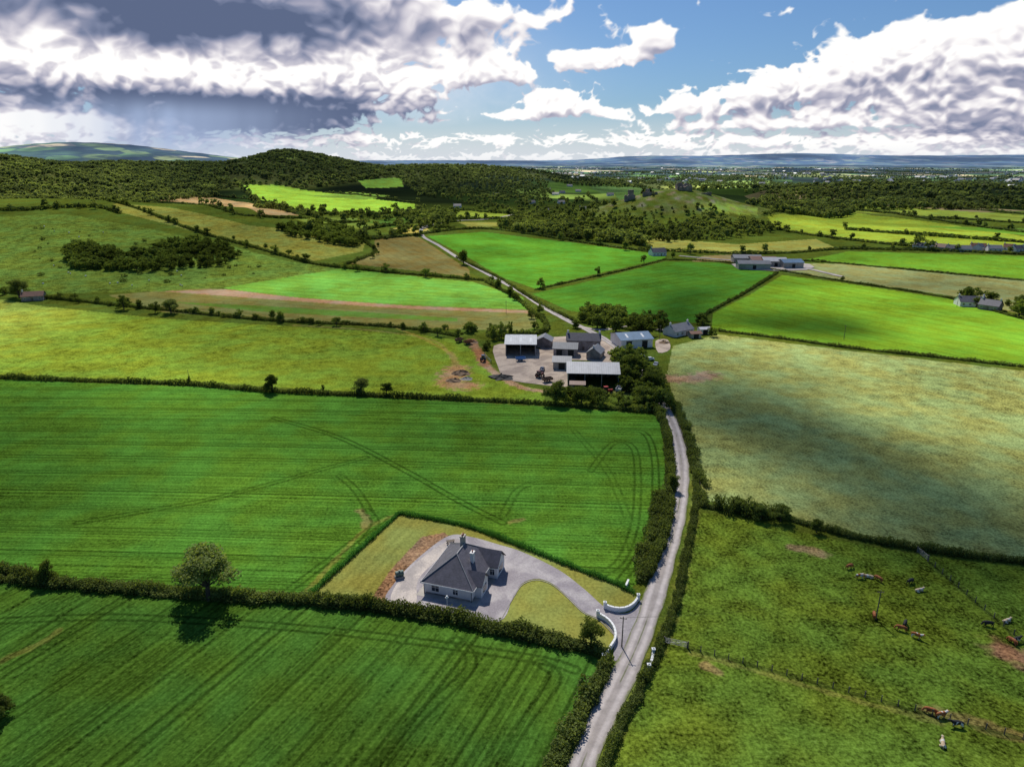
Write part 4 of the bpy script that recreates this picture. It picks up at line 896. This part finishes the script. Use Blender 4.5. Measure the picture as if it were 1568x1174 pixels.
def hs(name,roofm):
    b=MB(); b.box((0,0,1.3),(10,6,3.2)); b.add([(-5,-3,2.9),(-5,3,2.9),(-5,0,5)],[(0,1,2)]); b.add([(5,-3,2.9),(5,3,2.9),(5,0,5)],[(0,1,2)])
    b.add([(-5.2,-3.3,2.8),(5.2,-3.3,2.8),(5.2,0,5.1),(-5.2,0,5.1)],[(0,1,2,3)],1); b.add([(-5.2,3.3,2.8),(5.2,3.3,2.8),(5.2,0,5.1),(-5.2,0,5.1)],[(0,1,2,3)],1); b.box((4.2,0,5.2),(.8,.6,1.4))
    for x in (-3,0,3): b.box((x,-3.02,1.6),(1,.06,1.2),mi=2)
    return b.obj(name,['render',roofm,'glass'],linkit=False)
CH_=coll('distant_houses',[hs('house_a','slate'),hs('house_b','rooffibre'),hs('house_c','roofgrey')])
pp=[]
for _ in range(85):
    r=math.exp(random.uniform(math.log(2600),math.log(9500))); a=rad(random.uniform(2,42)); x,y=r*math.sin(a),r*math.cos(a)
    for _ in range(random.choice([1,2,4,9,20])): pp.append((x+random.gauss(0,120),y+random.gauss(0,60)))
pp=np.array(pp); s_=1+rng.random(len(pp))*1.6; scatter('distant_village',pp,0,np.c_[s_,s_,s_],CH_)
print('instances',NI,time.time()-T0)
# ------------------------------------------------------------------ sun and unseen overhead sheet shaped to shade the fields
SA,SE=rad(-12),rad(50); sv=Vector((math.sin(SA)*math.cos(SE),math.cos(SA)*math.cos(SE),math.sin(SE)))
L=bpy.data.lights.new('sun','SUN'); L.energy=5.0; L.angle=rad(.8); L.color=(1,.955,.88); lo=link(bpy.data.objects.new('sun',L)); lo.rotation_euler=sv.to_track_quat('Z','Y').to_euler()
ALT=1500.
gxs=np.linspace(-1500,2100,300); gys=np.linspace(-100,3400,300); GX,GY=np.meshgrid(gxs,gys); gx,gy=GX.ravel(),GY.ravel()
wx=gx+perlin(gx/70,gy/70,21)*28; wy=gy+perlin(gx/70,gy/70,22)*28
nzz=fbm(gx/420,gy/420,3,.5,31); nz2=fbm(gx/110,gy/110,3,.5,33)
den=.28+.20*sstep(nz2,-.25,.3)
def mask(px,soft):
    P=SL(px); i=inpoly(wx,wy,P); d=seg_dist(wx,wy,P,True); s_=-d; s_[i]=d[i]; return sstep(s_,-soft,soft)
def shade(px,soft,k):
    global den
    den=np.maximum(den,k*mask(px,soft))
def clear(px,soft,k=1.):
    global den
    den=den*(1-k*mask(px,soft))
clear([(-400,440),(60,470),(330,500),(420,590),(-400,570)],30,1.)
clear([(150,690),(380,670),(560,690),(560,760),(420,830),(200,800)],25,.9); clear([(560,700),(1000,700),(960,830),(800,830)],20,.4)
clear([(340,440),(520,410),(800,440),(820,475),(600,470)],12,.9); clear([(365,282),(560,295),(640,312),(630,325),(400,320)],20,1.)
clear([(1100,505),(1568,555),(1900,600),(1900,760),(1568,700),(1400,630),(1250,560),(1100,530)],16,1.)
clear([(660,360),(900,372),(1000,390),(860,430),(760,420)],25,.8); clear([(1250,425),(1568,480),(1800,520),(1700,560),(1300,520)],20,.9)
clear([(1180,328),(1568,355),(1700,380),(1300,370)],30,1.); clear([(470,800),(1000,800),(1010,1000),(560,960)],12,.8); clear([(-300,890),(100,900),(80,1100),(-400,1200)],15,.8); clear([(960,1000),(1030,900),(1040,700),(1100,900),(1000,1174)],8,.5)
clear([(1180,395),(1568,395),(1800,440),(1568,430)],20,.7); clear([(-200,240),(180,262),(240,300),(0,312),(-200,305)],70,1.)
shade([(1036,545),(1120,556),(1230,582),(1330,632),(1420,682),(1500,730),(1620,765),(1568,852),(1400,834),(1200,784),(1090,765),(1040,640)],15,.93)
shade([(130,930),(300,925),(920,1010),(850,1250),(-200,1300),(60,1060)],12,.48)
shade([(1050,850),(1568,890),(2000,940),(2200,1400),(1000,1250)],12,.40)
shade([(640,606),(1012,634),(1018,690),(860,680),(640,645)],12,.70); shade([(-300,600),(250,610),(300,650),(-300,680)],12,.38)
shade([(960,445),(1060,432),(1110,465),(1070,500),(900,480)],18,.9); shade([(1100,452),(1230,470),(1290,497),(1180,500),(1085,485)],14,.88)
shade([(815,430),(900,425),(960,440),(860,460)],15,.5)
shade([(250,246),(600,262),(620,275),(540,278),(360,282),(250,285)],60,.6); shade([(620,262),(840,270),(850,300),(640,300)],50,.65)
shade([(150,365),(330,375),(380,420),(250,440),(60,420)],30,.5); shade([(250,490),(600,505),(700,540),(500,570),(260,540)],18,.42)
shade([(1200,295),(1500,300),(1568,320),(1300,322)],50,.5)
far_k=sstep(np.hypot(gx,gy),1700,2300)*sstep(gx,-500,0); den=den*(1-far_k)+far_k*.75*sstep(nzz,.02,.35)
off=np.array([sv.x,sv.y])*ALT/sv.z
me=bpy.data.meshes.new('cloud'); n1,n2=GX.shape  # added sheet out of view, opacity drawn from the ground shade wanted
edge=np.minimum(np.minimum(gx+1500,2100-gx),np.minimum(gy+100,3400-gy)); den=den*sstep(edge,0,160)
ii,jj=np.meshgrid(np.arange(n1-1),np.arange(n2-1),indexing='ij'); fq=np.stack([ii*n2+jj,ii*n2+jj+1,(ii+1)*n2+jj+1,(ii+1)*n2+jj],-1).reshape(-1,4)
keepf=den[fq].max(1)>.01; fq=fq[keepf]
me.from_pydata(np.c_[gx+off[0],gy+off[1],ALT+40*den+15*np.sin(gx/60)*np.sin(gy/50)].tolist(),[],fq.tolist())
a=me.attributes.new('vapour','FLOAT','POINT'); a.data.foreach_set('value',den.astype(np.float32))
me.polygons.foreach_set('use_smooth',[True]*len(me.polygons))
m,nt,out=newmat('cloud_vapour'); dn=N(nt,'ShaderNodeAttribute',attribute_name='vapour').outputs['Fac']
df=N(nt,'ShaderNodeBsdfDiffuse',{'Color':(.9,.9,.92,1)}); tr=N(nt,'ShaderNodeBsdfTranslucent',{'Color':(.9,.9,.92,1)}); mx=N(nt,'ShaderNodeMixShader',{0:.35,1:df.outputs[0],2:tr.outputs[0]})
m2=N(nt,'ShaderNodeMixShader',{0:dn,1:N(nt,'ShaderNodeBsdfTransparent').outputs[0],2:mx.outputs[0]}); nt.links.new(m2.outputs[0],out.inputs[0]); me.materials.append(m)
link(bpy.data.objects.new('cloud',me))
# ------------------------------------------------------------------ sky: world + distant cloud bank
W=bpy.data.worlds.new('World'); scene.world=W; W.use_nodes=True; nt=W.node_tree
for n in list(nt.nodes): nt.nodes.remove(n)
out=nt.nodes.new('ShaderNodeOutputWorld')
sky=N(nt,'ShaderNodeTexSky',sky_type='NISHITA',sun_disc=False,sun_elevation=SE,sun_rotation=SA,altitude=0.,air_density=1.0,dust_density=.6,ozone_density=2.5)
bg=N(nt,'ShaderNodeBackground',{'Color':MIX(nt,1.,sky.outputs[0],(.54,.75,1.0),'MULTIPLY'),'Strength':.08})
nt.links.new(bg.outputs[0],out.inputs[0])
def AE(u,v):
    a=(u-784)/F; b=(v-587)/F; x,y,z=a,cP-b*sP,-(sP+b*cP); return math.atan2(x,y),z/math.hypot(x,y)
na_,ne_=1500,400
aa=np.radians(np.linspace(-52,52,na_)); ee=np.linspace(-.012,.34,ne_)
EA,EE=np.meshgrid(aa,ee); A_,E_=EA.ravel(),EE.ravel()
def cover(lst,dx=0,dy=0,soft=.55):
    o=np.zeros(len(A_)); x=A_+dx; y=E_+dy
    for u,v,ru,rv,wt in lst:
        a,e=AE(u,v); r=np.hypot((x-a)*1144/ru,(y-e)*1250/rv); f=wt*(1-sstep(r,1-soft,1+soft)); o=1-(1-o)*(1-np.clip(f,0,1))
    return o
CLB=[(200,20,420,110,1.),(80,120,330,75,1.),(430,110,150,56,.85),(590,60,130,60,.50),(690,35,80,30,.45),(560,140,60,40,.4),(330,160,220,32,.9),(60,185,140,34,.5)]
CLR=[(1450,62,100,30,.85),(1550,70,70,50,.9),(1345,100,80,28,.82),(1250,132,80,24,.72),(1120,148,60,14,.62),(1050,166,90,10,.55),(1430,140,190,32,.85),(1560,160,100,46,.85),(1250,180,160,12,.5),(1640,60,60,60,.9),(1450,200,160,12,.5)]
CLS=[(700,112,46,16,.66),(765,112,46,18,.64),(885,94,38,17,.70),(945,90,46,15,.66),(1000,60,26,22,.72),(850,150,40,12,.58),(860,167,66,12,.68),(780,176,40,9,.58),(945,174,38,9,.58)]
CLW=[(600,216,260,12,.48),(1000,212,200,12,.50),(1350,222,300,14,.55),(784,240,950,7,.45),(1120,192,160,9,.45),(1500,215,120,14,.5)]
def noise_at(x,y,oc=7):
    lo=sstep(y,.02,.060); hi_=sstep(y,.10,.17)
    wx_=x+.010*perlin(x*16,y*16,3)+.003*perlin(x*50,y*50,13); wy_=y+.008*perlin(x*16+5,y*16,4)+.003*perlin(x*50,y*50,14)
    n1=fbm(wx_*6,wy_*9,oc,.54,1); b1=fbm(wx_*17,wy_*22,max(2,oc-3),.46,2,True)
    n2=fbm(wx_*14,wy_*21,max(2,oc-1),.53,5); b2=fbm(wx_*34,wy_*46,max(2,oc-3),.46,6,True)
    n3=fbm(wx_*26,wy_*80,max(2,oc-2),.56,7); b3=fbm(wx_*60,wy_*150,2,.5,8,True)
    big=n1*.72+b1*.50; mid=n2*.72+b2*.50; low=n3*.8+b3*.35
    m=mid*(1-hi_)+big*hi_
    return low*(1-lo)+m*lo
CALL=CLB+CLR+CLS+CLW
cvr=cover(CALL,soft=.7)
nz_=noise_at(A_,E_); ns0=noise_at(A_,E_,4); nsl=noise_at(A_-.003,E_+.009,4); nsl2=noise_at(A_-.008,E_+.024,4)
f0=lambda c,n:c*1.18-.54+n*1.22
D=f0(cvr,nz_); D0=f0(cvr,ns0); Dl=f0(cover(CALL,-.003,.009,.7),nsl); Dl2=f0(cover(CALL,-.008,.024,.7),nsl2)
alpha=sstep(D,0,.22)
grad=np.clip((D0-Dl)*1.5,-.55,.55)+np.clip((D0-Dl2)*.9,-.45,.45)+.16*(nz_-ns0)
right=sstep(A_,-.12,.05)
thick=np.clip(D0-.12,0,1.0)
litv=.88+.46*grad-(.38-.18*right)*thick+.12*right*(1-sstep(E_,.03,.10))
DK=[(300,25,260,42,.55),(80,15,130,30,.25),(470,12,150,38,.35),(110,148,280,18,.50),(400,174,190,28,.70),(250,176,120,16,.45),(1440,122,120,12,.22),(1290,165,240,10,.20),(1380,205,240,7,.22),(1500,60,60,10,.14),(1540,190,80,20,.32),(1150,200,100,5,.12)]
BR=[(380,108,260,22,.5),(170,95,120,22,.45),(70,190,110,26,.62),(580,60,90,40,.25),(600,120,60,30,.2),(60,45,60,18,.30),(130,25,40,15,.3),(1400,60,120,40,.12)]
G=lambda L_:sum(w*np.exp(-((((A_-AE(u,v)[0])*1144/ru)**2+((E_-AE(u,v)[1])*1250/rv)**2))*.9) for u,v,ru,rv,w in L_)
litv=np.clip(litv-G(DK)*(.85+.7*nz_)+G(BR)*(.85+.8*nz_),0,1.)
ramp=[0,.2,.45,.7,.88,1.]; cr_=np.array([[.11,.145,.25],[.20,.235,.36],[.41,.41,.52],[.72,.69,.75],[.95,.92,.93],[1.05,1.04,1.02]])
CC=np.stack([np.interp(litv,ramp,cr_[:,k]) for k in range(3)],1)
a0,e0=AE(265,205)
rs=np.exp(-((A_-a0-.12*(E_-e0))/.12)**2)*(1-sstep(E_,AE(265,180)[1],AE(265,140)[1]))*(.78+.2*perlin((A_-.12*E_)*60,E_*3,12)); rs=np.clip(rs,0,.9)
veil=np.exp(-((A_-AE(640,130)[0])/.16)**2-((E_-AE(640,130)[1])/.07)**2)*.5*(1+.5*nz_); veil=np.maximum(veil,.66*(1-sstep(E_,.0,.085)))
mist=.45*(1-sstep(E_,.0,.03))
def over(c,a,c2,a2):
    ao=a2+a*(1-a2); return (np.asarray(c2)*a2[:,None]+c*(a*(1-a2))[:,None])/np.maximum(ao,1e-4)[:,None],ao
Cc=np.tile(np.array([.78,.82,.89]),(len(A_),1)); Aa=np.clip(veil,0,.9)
Cc,Aa=over(Cc,Aa,CC,alpha)
Cc,Aa=over(Cc,Aa,np.array([[.38,.48,.70]]),rs)
Cc,Aa=over(Cc,Aa,np.array([[.68,.72,.80]]),mist)
Aa=Aa*(1-sstep(E_,.29,.335))
RD=52000.
me=bpy.data.meshes.new('sky'); me.from_pydata(np.c_[RD*np.sin(A_),RD*np.cos(A_),80+RD*E_].tolist(),[],[])
ii,jj=np.meshgrid(np.arange(ne_-1),np.arange(na_-1),indexing='ij'); fq=np.stack([ii*na_+jj,ii*na_+jj+1,(ii+1)*na_+jj+1,(ii+1)*na_+jj],-1).reshape(-1,4)
nf=len(fq); me.loops.add(nf*4); me.polygons.add(nf); me.loops.foreach_set('vertex_index',fq.astype(np.int32).ravel()); me.polygons.foreach_set('loop_start',np.arange(0,nf*4,4,dtype=np.int32)); me.update(calc_edges=True)
a=me.attributes.new('ccol','FLOAT_COLOR','POINT'); a.data.foreach_set('color',np.c_[Cc,np.ones(len(Cc))].astype(np.float32).ravel())
a=me.attributes.new('calpha','FLOAT','POINT'); a.data.foreach_set('value',Aa.astype(np.float32))
m,nt,out=newmat('distant_clouds'); e=N(nt,'ShaderNodeEmission',{'Color':N(nt,'ShaderNodeAttribute',attribute_name='ccol').outputs['Color'],'Strength':1.})
mx=N(nt,'ShaderNodeMixShader',{0:N(nt,'ShaderNodeAttribute',attribute_name='calpha').outputs['Fac'],1:N(nt,'ShaderNodeBsdfTransparent').outputs[0],2:e.outputs[0]}); nt.links.new(mx.outputs[0],out.inputs[0])
try: m.cycles.emission_sampling='NONE'
except Exception as ex_: print(ex_)
me.materials.append(m); link(bpy.data.objects.new('sky',me))
# camera
cd=bpy.data.cameras.new('camera'); co=link(bpy.data.objects.new('camera',cd)); co.location=(0,0,CH); co.rotation_euler=(math.pi/2-PIT,0,0)
cd.sensor_fit='HORIZONTAL'; cd.angle=2*math.atan(784/F); cd.clip_start=.5; cd.clip_end=90000; scene.camera=co
scene.view_settings.view_transform='Standard'; scene.view_settings.look='None'; scene.view_settings.exposure=0
print('done',time.time()-T0)
